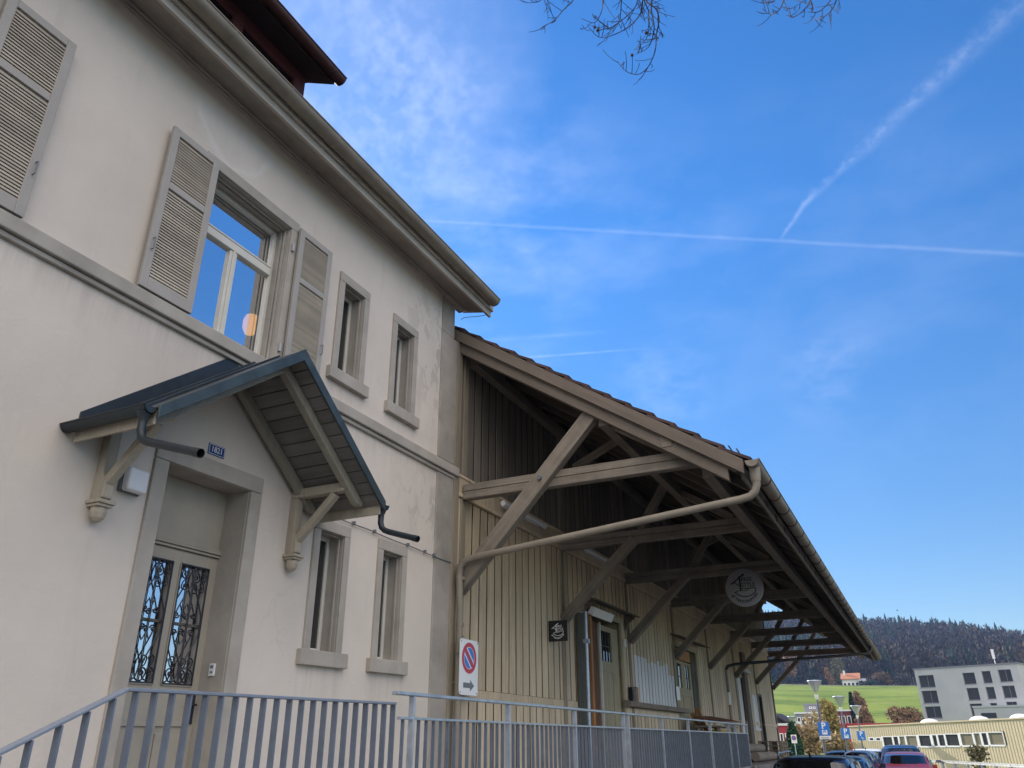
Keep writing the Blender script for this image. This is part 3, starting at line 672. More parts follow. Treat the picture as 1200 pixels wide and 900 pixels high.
bb = MB(); bb.box(-.02, .022, .1, Y1, 5.37, 5.75); bb.box(.0, .05, .1, Y1, 5.372, 5.43); bb.box(.0, .04, .1, Y1, 5.70, 5.748); bb.build('belt_board', M['boards'], shed, bevel=.006)
bb = MB()
ys_ = [.1] + [v for d in DOORS for v in d[:2]] + [Y1]
for k in range(0, len(ys_), 2): bb.box(-.02, .02, ys_[k], ys_[k + 1], 2.385, 2.515)
bb.build('rail_board', M['boards'], shed, bevel=.006)
for i, y in enumerate(FR):
    p = MB(); p.box(-.02, .035, y - .07, y + .07, .3, 5.369); p.box(-.02, .035, y - .07, y + .07, 5.751, 8.15); p.build('post', M['beam_z'], shed, bevel=.006)
p = MB(); p.box(-.05, .05, -.06, .10, .3, 8.22); p.build('corner_post', M['beam_z'], shed, bevel=.008)
p = MB(); p.poly([(-10, Y1, -.4), (0, Y1, -.4), (0, Y1, RTOP(0) - .3), (-5, Y1, RTOP(-5) - .3), (-10, Y1, RTOP(0) - .3)]); p.build('gable_wall', M['boards'], shed)
p = MB(); p.box(-.3, .06, .1, Y1 + .02, -.8, .9); p.build('plinth', M['stone_base'], shed, bevel=.02)

# roof: boards, rafters, tiles
XE, XRG = 4.50, -5.0
def slope_prism(mb, xa, xb, ya, yb, t0, t1):
    mb.prism([(xa, ya, RTOP(xa) - t0), (xb, ya, RTOP(xb) - t0), (xb, ya, RTOP(xb) - t1), (xa, ya, RTOP(xa) - t1)], (0, yb - ya, 0))
rb = MB(); xs = XRG
while xs < XE - .05:
    x2 = min(xs + .17, XE); ya = .05
    while ya < YR - .05:
        yb = min(ya + random.choice((3.4, 4.25, 5.1)), YR - .05)
        slope_prism(rb, xs + .004, x2 - .004, ya + .003, yb - .003, .075 + random.uniform(0, .003), .10)
        ya = yb
    xs = x2
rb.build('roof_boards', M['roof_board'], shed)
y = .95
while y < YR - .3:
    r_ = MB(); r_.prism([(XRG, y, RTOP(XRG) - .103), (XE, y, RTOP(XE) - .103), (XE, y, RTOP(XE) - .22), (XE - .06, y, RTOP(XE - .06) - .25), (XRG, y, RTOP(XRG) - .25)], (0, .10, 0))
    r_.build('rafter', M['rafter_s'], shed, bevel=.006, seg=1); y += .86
tl = MB()
tile_slope(tl, (4.56, 0, RTOP(4.56) - .04), (XRG, 0, RTOP(XRG) - .04), -.075, YR + .03, .385, .038, .30, .05)
tl.build('roof_tiles', M['tile'], shed)
tl = MB(); tl.prism([(XRG, -.03, RTOP(XRG)), (-12, -.03, RTOP(2)), (-12, -.03, RTOP(2) - .1), (XRG, -.03, RTOP(XRG) - .1)], (0, YR + .06, 0)); tl.build('rear_roof', M['tile'], shed)
vb = MB()
slope_prism(vb, -.19, 4.52, -.07, 0, .02, .225)
slope_prism(vb, -.02, 4.30, .002, .12, .25, .42)
slope_prism(vb, -.05, 4.40, .002, .05, .11, .25)
vb.build('verge_board', M['verge'], shed, bevel=.008)
vb = MB(); slope_prism(vb, XRG, 4.52, YR, YR + .045, .02, .225); slope_prism(vb, XRG, 4.4, YR - .14, YR - .02, .103, .30); vb.build('verge_board', M['verge'], shed, bevel=.008)
# purlins
pu = MB(); pu.prism([(3.90, .25, 5.14), (4.06, .25, 5.14), (4.06, .25, RTOP(4.06) - .252), (3.90, .25, RTOP(3.90) - .252)], (0, YR - .3, 0)); pu.build('eave_purlin', M['beam_y'], shed, bevel=.008)
pu = MB(); pu.box(2.45, 2.60, .12, YR - .1, RTOP(2.6) - .43, RTOP(2.6) - .252); pu.build('purlin', M['beam_y'], shed, bevel=.008)
pu = MB(); pu.box(3.42, 3.57, -.01, .55, 5.59, 5.77); pu.build('purlin_end', M['beam_y'], shed, bevel=.008)
def strut(p, q_, w, h, name='strut', mat='beam'):
    p = Vector(p); q_ = Vector(q_); d = q_ - p; L_ = d.length; d.normalize(); yv = Vector((0, 1, 0)); yv = (yv - d * d.y).normalized(); zv = d.cross(yv)
    b_ = MB(); b_.box(0, L_, -w / 2, w / 2, -h / 2, h / 2); o = b_.build(name, M[mat], shed, bevel=.009)
    o.matrix_local = Matrix(((d.x, yv.x, zv.x, p.x), (d.y, yv.y, zv.y, p.y), (d.z, yv.z, zv.z, p.z), (0, 0, 0, 1))); return o
for i, y in enumerate(FR):
    b_ = MB(); x1 = 3.895 if i else 3.97
    b_.box(.052 if i == 0 else .04, x1, y - .075, y + .075, 5.335, 5.46); b_.box(.05 if i == 0 else .042, x1 - .004, y - .07, y + .07, 5.468, 5.585); b_.build('tie_beam', M['beam'], shed, bevel=.012)
    if i == 0:
        o_ = strut((.03, y - .115, 3.90), (2.44, y - .115, 6.48), .16, .24, 'knee_brace')
        b_ = MB(); b_.tube([(2.12, -.09, 0), (2.12, -.125, 0)], .035, 8); b_.build('bolt', M['sign_grey'], o_)
    else:
        strut((.03, y, 3.98), (1.58, y, 5.42), .20, .17, 'knee_brace')
        strut((1.72, y, 5.58), (2.32, y, RTOP(2.32) - .26), .16, .14)
    strut((2.55, y + .02, RTOP(2.55) - .36), (3.52, y + .02, 5.60), .13, .13)
for y in (2.2, 10.2, 18.3): strut((1.2, y, 6.30), (2.1, y, 6.70), .11, .11)
# wall plate and roof beam along the wall
pu = MB(); pu.box(.04, .2, .35, YR - .1, RTOP(.2) - .44, RTOP(.2) - .255); pu.build('wall_plate', M['beam_y'], shed, bevel=.008)
# fascia and gutter
fb = MB(); fb.box(XE - .045, XE - .012, .06, YR, RTOP(XE) - .27, RTOP(XE) - .04); fb.build('fascia_board', M['verge'], shed, bevel=.006)
gx, gz, r = 4.645, 5.17, .092
gu = MB()
pr = [(gx + r * math.cos(a), gz + r * math.sin(a)) for a in [PI + PI * k / 12 for k in range(13)]]; pi_ = [(gx + (r - .007) * math.cos(a), gz + (r - .007) * math.sin(a)) for a in [2 * PI - PI * k / 12 for k in range(13)]]
G0, G1 = -.16, YR + .05
gu.prism([(p_[0], G0, p_[1]) for p_ in pr + pi_], (0, G1 - G0, 0)); gu.prism([(p_[0], G0, p_[1]) for p_ in pr], (0, .01, 0)); gu.prism([(p_[0], G1 - .01, p_[1]) for p_ in pr], (0, .01, 0))
gu.tube([(gx + r, G0, gz + .004), (gx + r, G1, gz + .004)], .012, 8)
y = .75
while y < G1:
    p1_ = [(gx + (r + .012) * math.cos(a), gz + (r + .012) * math.sin(a)) for a in [PI + PI * k / 12 for k in range(13)]]; p2_ = [(gx + (r - .002) * math.cos(a), gz + (r - .002) * math.sin(a)) for a in [2 * PI - PI * k / 12 for k in range(13)]]
    gu.prism([(p_[0], y, p_[1]) for p_ in p1_ + p2_], (0, .034, 0), 1); y += .84
gu.build('gutter', [M['gutter'], M['copper']], shed, smooth=True)
# snow guard rods at the eave corner
sg = MB()
for k in range(2): sg.tube([(4.35 + .1 * k, -.02, RTOP(4.35) + .10 - .06 * k), (4.35 + .1 * k, 1.6, RTOP(4.35) + .10 - .06 * k)], .010, 6)
for y in (.3, .9, 1.5): sg.box(4.345, 4.46, y - .005, y + .005, RTOP(4.45) - .03, RTOP(4.4) + .08)
sg.build('snow_guard', M['sign_grey'], shed)

# downpipe under the verge, back to the house corner and down
dp = sthing('downpipe', 'painted rain pipe sloping from the shed gutter back to the house corner, then down', 'downpipe', (.15, .05, 1.2))
O_ = (.15, .05, 1.2)
t = MB(O_); t.lathe([(.075, .02), (.07, -.10), (.058, -.20)], (gx, .0, gz - .06), 14)
t.tube([(gx, 0, gz - .22), (gx, .0, gz - .30), (gx - .03, .0, gz - .38), (gx - .10, .005, gz - .44), (gx - .22, .0, gz - .465), (.42, -.01, 4.33), (.26, -.01, 4.295), (.17, -.005, 4.22), (.15, .0, 4.08), (.15, .05, 3.6), (.15, .05, .95)], .052, 14)
t.build('pipe', M['gutter'], dp, smooth=True)
t = MB(O_)
for z in (4.02, 3.35, 3.2, 2.62, 2.5): t.tube([(.15, .06, z), (.15, .06, z + (.05 if z not in (3.2, 2.5) else .02))], .060, 14)
t.tube([(.05, .06, 2.58), (.15, .06, 2.58)], .012, 6)
t.build('pipe_collar', M['gutter'], dp, smooth=True)
dp2 = sthing('downpipe', 'dark rain pipe crossing far under the shed eave with a white patched drop', 'downpipe', (.1, 18.6, 1.2))
O_ = (.1, 18.6, 1.2)
t = MB(O_); t.tube([(gx, 23.2, gz - .09), (gx, 23.2, gz - .25), (gx - .15, 23.1, gz - .36), (.4, 18.75, 4.26), (.18, 18.62, 4.2), (.1, 18.6, 4.08)], .05, 10); t.build('pipe', M['black'], dp2, smooth=True)
t = MB(O_); t.tube([(.1, 18.6, 4.08), (.1, 18.6, 3.35)], .05, 10); t.tube([(.1, 18.6, 2.95), (.1, 18.6, 1.0)], .05, 10); t.build('lower_pipe', M['gutter'], dp2, smooth=True)
t = MB(O_); t.tube([(.1, 18.6, 3.35), (.1, 18.6, 2.95)], .056, 10); t.build('pipe_sleeve', M['white_plastic'], dp2, smooth=True)

# doors in the shed wall
d = MB(); y0, y1, zt = DOORS[0]
d.box(-.5, -.46, y0, y1, .9, zt)
d.box(-.45, .03, y0 - .09, y0, .9, zt); d.box(-.45, .03, y1, y1 + .12, .9, zt); d.box(-.45, .03, y0 - .09, y1 + .12, zt + .001, zt + .12)
dr = d.build('door', [M['shed_door']], shed, bevel=.006)
l = MB(); a, c = 6.42, 7.73; x = -.06
l.box(x - .05, x, a, a + .16, .95, zt - .15); l.box(x - .05, x, c - .42, c, .95, zt - .15); l.box(x - .05, x, a + .16, c - .42, 4.06, zt - .15); l.box(x - .05, x, a + .16, c - .42, 3.2, 3.42)
for k in range(6): l.box(x - .045, x - .012, a + .165 + k * .121, a + .165 + k * .121 + .115, .95, 3.2)
l.build('door_leaf', M['shed_door'], dr, bevel=.004)
l = MB(); l.box(x - .034, x - .03, a + .16, c - .42, 3.42, 4.06); l.build('pane', M['glass_dark'], dr)
l = MB()
for k in range(1, 4): yy = a + .16 + (c - .42 - a - .16) * k / 4; l.box(x - .028, x - .012, yy - .01, yy + .01, 3.42, 4.06)
l.box(x - .028, x - .014, a + .16, c - .42, 3.73, 3.75); l.build('window_bars', M['iron'], dr)
l = MB(); l.box(.03, .085, 4.93, 5.50, .95, zt - .1); l.build('open_leaf', M['dark_door'], dr, bevel=.004)
l = MB(); l.box(.032, .13, 5.505, 5.60, .95, zt - .02); tag(l.build('leaf_edge', M['orange_wood'], dr, bevel=.004), 'orange varnished edge of the open leaf')
l = MB(); l.box(-.12, -.07, 5.63, 6.36, .95, zt - .12); tag(l.build('inner_leaf', M['red_wood'], dr, bevel=.004), 'red brown inner door leaf')
l = MB(); l.box(-.02, .02, 6.385, 6.415, .95, zt - .12); l.build('leaf_stop', M['white_paint'], dr)
hd = MB(); hd.prism([(.035, y0 - .25, zt + .24), (.36, y0 - .25, zt + .17), (.36, y0 - .25, zt + .20), (.035, y0 - .25, zt + .28)], (0, y1 - y0 + .75, 0))
for yy in (y0 - .12, y1 + .3): hd.prism([(.036, yy, zt - .12), (.06, yy, zt + .0), (.28, yy, zt + .15), (.28, yy, zt + .18), (.036, yy, zt + .23)], (0, .07, 0))
tag(hd.build('door_hood', M['rafter'], shed, bevel=.006), 'dark wooden hood over the open door')
d = MB(); y0, y1, zt = DOORS[1]
d.box(-.4, -.36, y0, y1, .9, zt); d.box(-.36, .03, y0 - .12, y0, .9, zt); d.box(-.36, .03, y1, y1 + .2, .9, zt); d.box(-.36, .035, y0 - .12, y1 + .2, zt + .001, zt + .12)
dr = d.build('door', M['shed_door'], shed, bevel=.006)
for a, c in ((12.37, 13.40), (13.41, 14.3)):
    l = MB(); x = -.05
    l.box(x - .05, x, a, a + .2, .95, zt - .35); l.box(x - .05, x, c - .2, c, .95, zt - .35); l.box(x - .05, x, a + .2, c - .2, 3.85, zt - .35); l.box(x - .05, x, a + .2, c - .2, 3.0, 3.2); l.box(x - .05, x - .02, a + .2, c - .2, .95, 3.0)
    l.build('door_leaf', M['shed_door'], dr, bevel=.004)
    l = MB(); l.box(x - .034, x - .03, a + .2, c - .2, 3.2, 3.85); l.build('pane', M['glass_dark'], dr)
    l = MB(); m_ = (a + c) / 2; l.box(x - .028, x - .012, m_ - .012, m_ + .012, 3.2, 3.85); l.box(x - .028, x - .014, a + .2, c - .2, 3.5, 3.52); l.build('window_bars', M['iron'], dr)
l = MB(); l.box(-.34, -.03, 14.32, 14.74, .95, zt - .3); l.build('dark_jamb', M['dark_door'], dr)
l = MB(); l.box(-.08, -.03, 12.37, 14.2, zt - .32, zt - .02); tag(l.build('transom_board', M['orange_wood'], dr), 'orange brown board above the leaves')
hd = MB(); hd.prism([(.035, y0 - .35, zt + .26), (.34, y0 - .35, zt + .19), (.34, y0 - .35, zt + .22), (.035, y0 - .35, zt + .30)], (0, y1 - y0 + 1.0, 0)); tag(hd.build('door_hood', M['rafter'], shed, bevel=.006), 'dark wooden hood over the far double door')
d = MB(); y0, y1, zt = DOORS[2]
d.box(-.12, -.05, y0, y1, .9, zt)
dr = d.build('door', M['white_board'], shed, bevel=.006)
l = MB(); l.box(-.05, .12, 21.76, 22.35, .9, 4.95); tag(l.build('dark_post', M['rafter'], shed, bevel=.01), 'dark wide post beside the pale sliding door')
d = MB(); y0, y1, zt = DOORS[3]
d.box(-.12, -.08, y0, y1, .9, zt)
d.box(-.08, .03, y0 - .1, y0, 1.6, zt + .1); d.box(-.08, .03, y1, y1 + .1, 1.6, zt + .1); d.box(-.08, .03, y0, y1, zt, zt + .1)
dr = d.build('door', M['dark_door'], shed, bevel=.004)
d = MB(); d.box(-.02, .035, 23.2, 24.35, 2.2, 2.3); d.box(-.02, .03, 23.3, 23.4, 2.31, 3.5); d.box(-.02, .03, 24.1, 24.2, 2.31, 3.5); d.box(-.02, .01, 23.41, 24.09, 2.31, 3.5); d.build('window', M['white_board'], shed, bevel=.004)
# ledge along the wall
lg = MB((.1, 10.8, 2.6)); lg.box(.0, .16, 7.75, 13.0, 2.53, 2.64); lg.box(.0, .14, 7.72, 7.749, 2.50, 2.66)
sbuild(lg, 'wall_ledge', M['beam_y'], 'long wooden ledge fixed under the white painted boards', 'ledge', bevel=.006)

# ------------------------------------------------------------------ things on the shed
def tube_light(y0, label):
    o_ = (.09, (y0 + 1.6), 5.6); t = sthing('tube_light', label, 'lamp', o_)
    m = MB(o_); m.box(.024, .075, y0 + .1, y0 + 1.6, 5.57, 5.63); m.build('lamp_base', M['white_plastic'], t, bevel=.005)
    m = MB(o_); m.tube([(.12, y0, 5.60), (.12, y0 + 1.7, 5.60)], .045, 12); m.build('tube', M['lamp_off'], t, smooth=True)
    for q_ in (y0 - .05, y0 + 1.67): m = MB(o_); m.tube([(.12, q_, 5.60), (.12, q_ + .08, 5.60)], .05, 12); m.build('end_cap', M['sign_white'], t)
tube_light(1.55, 'unlit white tube lamp on the belt board behind the nearest brace')
tube_light(5.5, 'unlit white tube lamp on the belt board above the open door')
# no-parking sign
o_ = (.06, .62, 2.82); sg = sthing('no_parking_sign', 'white no parking sign with red and blue disc above a grey arrow, at the downpipe', 'sign', o_)
a0, a1, z0, z1 = .345, .895, 2.44, 3.20
def rounded(y0, y1, z0, z1, r, n=6):
    out = []
    for cy, cz, st in ((y1 - r, z1 - r, 0), (y0 + r, z1 - r, PI / 2), (y0 + r, z0 + r, PI), (y1 - r, z0 + r, 1.5 * PI)):
        out += [(cy + r * math.cos(st + PI / 2 * k / n), cz + r * math.sin(st + PI / 2 * k / n)) for k in range(n + 1)]
    return out
p = MB(o_); p.prism([(.225, y, z) for y, z in rounded(a0, a1, z0, z1, .05)], (.006, 0, 0)); p.build('sign_plate', M['sign_white'], sg)
yc, zc = .62, 2.945
def ring(mb, ro, ri, x, h=.0012, n=48):
    mb.add([(x, yc + ro * math.cos(2 * PI * k / n), zc + ro * math.sin(2 * PI * k / n)) for k in range(n)] + [(x, yc + ri * math.cos(2 * PI * k / n), zc + ri * math.sin(2 * PI * k / n)) for k in range(n)],
           [(k, (k + 1) % n, n + (k + 1) % n, n + k) for k in range(n)])
m = MB(o_); ring(m, .215, .155, .2335)
m.poly([(.2345, yc - .135, zc + .092), (.2345, yc - .092, zc + .135), (.2345, yc + .135, zc - .092), (.2345, yc + .092, zc - .135)])
m.build('red_ring', M['sign_red'], sg)
m = MB(o_); m.poly([(.2325, yc + .145 * math.cos(2 * PI * k / 40), zc + .145 * math.sin(2 * PI * k / 40)) for k in range(40)]); m.build('blue_disc', M['sign_blue'], sg)
m = MB(o_)
for s in (-1, 1):
    m.poly([(.2333, yc + (-.125 + .03 * s), zc + (.125 + .03 * s) * .98 - .01), (.2333, yc + (-.125 + .045 * s), zc + .125 + .045 * s - .01), (.2333, yc + .095 + .045 * s, zc - .095 + .045 * s), (.2333, yc + .095 + .03 * s, zc - .095 + .03 * s)])
m.build('white_bars', M['sign_white'], sg)
m = MB(o_); m.poly([(.2325, y, z) for y, z in ((.46, 2.535), (.66, 2.535), (.66, 2.49), (.78, 2.57), (.66, 2.65), (.66, 2.605), (.46, 2.605))]); m.build('arrow', M['sign_grey'], sg)
m = MB(o_)
for y, z in ((.38, 3.165), (.86, 3.165), (.38, 2.475), (.86, 2.475)): m.tube([(.231, y, z), (.236, y, z)], .009, 8)
m.tube([(.16, .37, 3.0), (.225, .37, 3.0)], .012, 6); m.tube([(.05, .62, 2.9), (.2245, .62, 2.9)], .02, 8); m.tube([(.05, .62, 2.55), (.2245, .62, 2.55)], .02, 8)
m.build('screw', M['sign_grey'], sg)
sg.matrix_world = SHM @ Matrix.Translation((.06, .215, 2.79))
# the shed's emblem: crane over a boat
def emblem(mb, org, ax, ay, s, words):
    org, ax, ay = Vector(org), Vector(ax), Vector(ay)
    P = lambda x, y: org + ax * (x * s) + ay * (y * s)
    nr = ax.cross(ay) * .002
    def bar(x0, y0, x1, y1, w):
        a, b_ = Vector((x0, y0)), Vector((x1, y1)); d = (b_ - a).normalized(); q_ = Vector((-d.y, d.x)) * w / 2
        mb.prism([P(*(a - q_)), P(*(b_ - q_)), P(*(b_ + q_)), P(*(a + q_))], nr)
    bar(-.19, .66, -.19, -.17, .10)                # mast
    bar(-.70, .22, .07, .74, .075); bar(-.06, .655, .06, .735, .12)    # jib
    bar(-.54, .33, -.19, .06, .05)                 # stay
    bar(-.20, -.17, .13, -.17, .04); bar(.13, -.17, .28, -.06, .04); bar(.28, -.06, -.15, -.06, .04); bar(.27, -.06, .64, -.06, .055)
    bar(-.54, -.28, -.36, -.17, .04); bar(-.36, -.17, -.2, -.17, .04)
    prev = None
    for k in range(19):
        a = PI * (1.0 + .10) + (2 * PI - .02 - PI * 1.10) * k / 18
        x, y = .05 + .60 * math.cos(a), -.08 + .43 * math.sin(a)
        if prev: bar(prev[0], prev[1], x, y, .055)
        prev = (x, y)
    bar(-.54, -.28, -.51, -.22, .04)
    add_text(mb, 'FREE', .33, P(.18, .42), ax * s, ay * s, .9, depth=.001 / s, bold=.005); add_text(mb, 'STYLE', .33, P(.25, .13), ax * s, ay * s, .86, depth=.001 / s, bold=.005)
    w = 'G\u00dcTERSCHUPPEN'
    for k, ch in enumerate(w):
        a = -PI / 2 + (k - (len(w) - 1) / 2) * .165
        rr = .78; add_text(mb, ch, .20, P(rr * math.cos(a) - .02, rr * math.sin(a)), ax * s, ay * s, .85, rot=a + PI / 2, depth=.001 / s, bold=.01)
o_ = (2.9, 8.14, 4.98); rs = sthing('round_sign', 'round pale sign with black crane emblem hanging under a shed roof beam', 'sign', o_)
m = MB(o_); m.lathe([(.395, -.045), (.42, -.03), (.42, .03), (.395, .045)], (2.9, 8.14, 4.98), 48, 'y'); m.build('sign_plate', M['round_sign'], rs, smooth=True)
m = MB(o_); emblem(m, (2.9, 8.14 - .0475, 4.98), (1, 0, 0), (0, 0, 1), .40, None); m.build('lettering', M['black'], rs)
m = MB(o_)
for x in (2.72, 3.08): m.tube([(x, 8.16, 5.30), (x, 8.2, 5.345)], .012, 6)
m.build('hanger', M['sign_grey'], rs)
o_ = (.2, 3.6, 3.68); fs = sthing('square_sign', 'square black sign with white crane emblem jutting from the shed wall beside the open door', 'sign', o_)
cx_ = Vector((.05, 4.22, 3.86))
m = MB(o_); m.box(.015, .395, 3.60, 3.622, 3.495, 3.87); m.build('sign_plate', M['black'], fs, bevel=.004)
m = MB(o_); emblem(m, (.205, 3.5985, 3.685), (1, 0, 0), (0, 0, 1), .175, None); m.build('lettering', M['sign_white'], fs)
# flood lamp over the open door
o_ = (.2, 6.7, 4.33); fl = sthing('door_lamp', 'white slanted box lamp under the hood of the open shed door', 'lamp', o_)
m = MB(o_); m.prism([(.10, 5.45, 4.26), (.20, 5.45, 4.19), (.28, 5.45, 4.36), (.18, 5.45, 4.40)], (0, 1.2, 0)); m.build('lamp_body', M['white_plastic'], fl, bevel=.012)
m = MB(o_); m.box(.04, .20, 6.0, 6.15, 4.28, 4.34); m.build('bracket', M['sign_grey'], fl)
# metal pole
m = MB((.3, 4.95, 1.2)); m.tube([(.22, 4.98, 1.15), (.22, 5.02, 4.22)], .035, 12); m.tube([(.22, 5.02, 4.2), (.08, 5.02, 4.28)], .025, 8); m.box(.16, .28, 4.96, 5.06, 3.6, 3.68)
sbuild(m, 'metal_pole', M['galv'], 'slim galvanised pole standing against the shed wall beside the open door', 'pole', smooth=True)
# notice, box
m = MB((.05, 12.3, 3.0)); m.box(.045, .055, 12.10, 12.44, 2.84, 3.19)
sbuild(m, 'paper_notice', M['sign_white'], 'white paper notice pinned beside the far double door', 'notice')
m = MB((.15, 8.35, 2.66)); m.box(.03, .12, 8.06, 8.33, 2.642, 2.95); m.box(.12, .13, 8.09, 8.3, 2.70, 2.9)
bx = sbuild(m, 'meter_box', M['black'], 'small dark box with a wooden side standing on the wall ledge', 'box', bevel=.006)
m = MB((.15, 8.35, 2.66)); m.box(.03, .12, 8.335, 8.52, 2.642, 2.97); m.build('wooden_side', M['orange_wood'], bx, bevel=.006)
m = MB((.03, 7.9, 3.9)); m.box(.03, .06, 7.88, 8.0, 3.82, 4.0); sbuild(m, 'wall_switch', M['white_plastic'], 'small white switch box right of the open shed door', 'switch', bevel=.006)
m = MB((.3, 22.2, 4.3)); m.tube([(.12, 21.3, 4.33), (.12, 22.7, 4.26)], .09, 12); sbuild(m, 'bulkhead_lamp', M['round_sign'], 'pale cylinder lamp at the dark post near the far end of the shed', 'lamp', smooth=True)
# ------------------------------------------------------------------ loading ramp, stairs, railings
R0 = (-4.95, 10.0, 1.15)
rp = MB(R0); rp.box(-5.999, -3.92, 1.9 + 1.35, 21.4, -.5, 1.15); tag(rp.build('loading_ramp', M['concrete'], bevel=.02), kind='structure')
st = MB(R0)
for k in range(6): st.box(-5.999, -3.92, 3.249 - .30 * (k + 1), 3.249 - .30 * k, -.5, 1.15 - .17 * (k + 1))
tag(st.build('ramp_steps', M['concrete'], bevel=.012), kind='structure')
RX_ = -4.0
# stair railing
sr = thing('stair_railing', 'grey blue flat bar railing sloping down to the steps in front of the front door', 'railing', (RX_, 4.5, 1.15))
S0 = (RX_, 4.5, 1.15)
SLP = .478
zt_ = lambda y: 2.155 if y >= 3.25 else 2.155 - (3.25 - y) * SLP
m = MB(S0); m.box(RX_ - .035, RX_ + .025, 3.25, 5.945, 2.13, 2.15)
m.prism([(RX_ - .035, 3.25, 2.13), (RX_ - .035, 3.25, 2.15), (RX_ - .035, 1.3, 2.15 - 1.95 * SLP), (RX_ - .035, 1.3, 2.13 - 1.95 * SLP)], (.06, 0, 0)); m.build('handrail', M['rail_paint'], sr, bevel=.004)
y = 3.32
ys_ = []
while y < 5.94: ys_.append(y); y += .1305
y = 3.32 - .1435
while y > 1.3: ys_.append(y); y -= .1435
for y in ys_:
    z1 = zt_(y) - .026 - (.004 if y < 3.25 else 0); z0 = 1.22 if y >= 3.25 else z1 - .93
    m = MB(S0); m.box(RX_ - .029, RX_ + .019, y - .006, y + .006, z0, z1); m.build('baluster', M['bar_shaded'], sr)
m = MB(S0); m.box(RX_ - .03, RX_ + .02, 3.25, 5.945, 1.20, 1.218); m.build('bottom_rail', M['rail_paint'], sr)
# ramp railings, in the frame of the shed
def ramp_rail(y0, y1, posts, label, end=False):
    X, ZT, ZM = 1.95, 2.205, 2.0; o_ = (X, (y0 + y1) / 2, 1.2)
    t = sthing('ramp_railing', label, 'railing', o_, 'galvanised railings along the loading ramp')
    m = MB(o_); m.box(X - .045, X + .03, y0, y1, ZT - .03, ZT)
    if end: m.box(1.4, X - .046, y1 - .06, y1, ZT - .03, ZT)
    m.build('handrail', M['galv'], t, bevel=.006)
    m = MB(o_); m.box(X - .02, X + .02, y0 + .06, y1 - .02, ZM - .022, ZM); m.box(X - .02, X + .02, y0 + .06, y1 - .02, 1.12, 1.14); m.build('rail', M['galv'], t, bevel=.003)
    for p in posts:
        m = MB(o_); m.box(X - .03, X + .028, p - .012, p + .012, .95, ZT - .031); m.build('post', M['galv'], t, bevel=.003)
    y = y0 + .13
    while y < y1 - .04:
        if min(abs(y - p) for p in posts) > .05:
            m = MB(o_); m.box(X - .017, X + .017, y - .005, y + .005, 1.141, ZM - .023); m.build('baluster', M['bar_shaded'], t)
        y += .1285
ramp_rail(-4.12, 1.99, [-3.85, -1.93, .0, 1.93], 'galvanised ramp railing section with thin bars in front of the no parking sign')
ramp_rail(2.06, 11.42, [2.13, 3.95, 5.72, 7.5, 9.25, 9.98, 11.38], 'galvanised ramp railing section with thin bars ending below the shed doors', True)
# things left on the ramp
def plank(y, lean, label, L=1.35, x=.55):
    o_ = (x, y, 1.25); m = MB(o_); m.beam((x, y, 1.25), (.06 + .02, y + lean, 1.25 + L), .12, .03, (0, 1, 0)); sbuild(m, 'plank', M['orange_wood'], label, 'plank', bevel=.004)
plank(13.75, -.3, 'shorter brown plank leaning against the far double door', 1.30)
plank(14.35, -.35, 'taller orange plank leaning against the far double door', 1.46)
o_ = (.8, 13.5, 1.25); wbn = sthing('workbench', 'low workbench with a tilted brown board on the platform past the ramp end', 'bench', o_)
m = MB(o_); m.prism([(.35, 12.5, 2.40), (1.15, 12.5, 2.26), (1.15, 12.5, 2.30), (.35, 12.5, 2.44)], (0, 2.1, .05)); m.build('tilted_board', M['red_wood'], wbn, bevel=.006)
m = MB(o_); m.box(.4, 1.1, 12.4, 14.6, 2.16, 2.20); m.build('bench_top', M['beam_y'], wbn, bevel=.006)
for x in (.48, 1.02):
    for y in (12.5, 14.5): m = MB(o_); m.box(x - .04, x + .04, y - .04, y + .04, 1.25, 2.159); m.build('leg', M['beam_z'], wbn)
o_ = (.8, 13.4, 1.25); yb = sthing('yellow_crate', 'yellow plastic crate stacked beside the workbench', 'crate', o_)
m = MB(o_)
for z in (1.252, 1.54, 1.83):
    m.box(.56, .94, 13.1, 13.9, z, z + .28); m.box(.54, .96, 13.08, 13.92, z + .23, z + .26)
m.build('crate_body', simple('yellow_plastic', (.62, .38, .02), .45, .06), yb, bevel=.01)
m = MB(o_); m.box(.68, .82, 13.07, 13.079, 1.98, 2.03); m.build('handle', M['black'], yb)
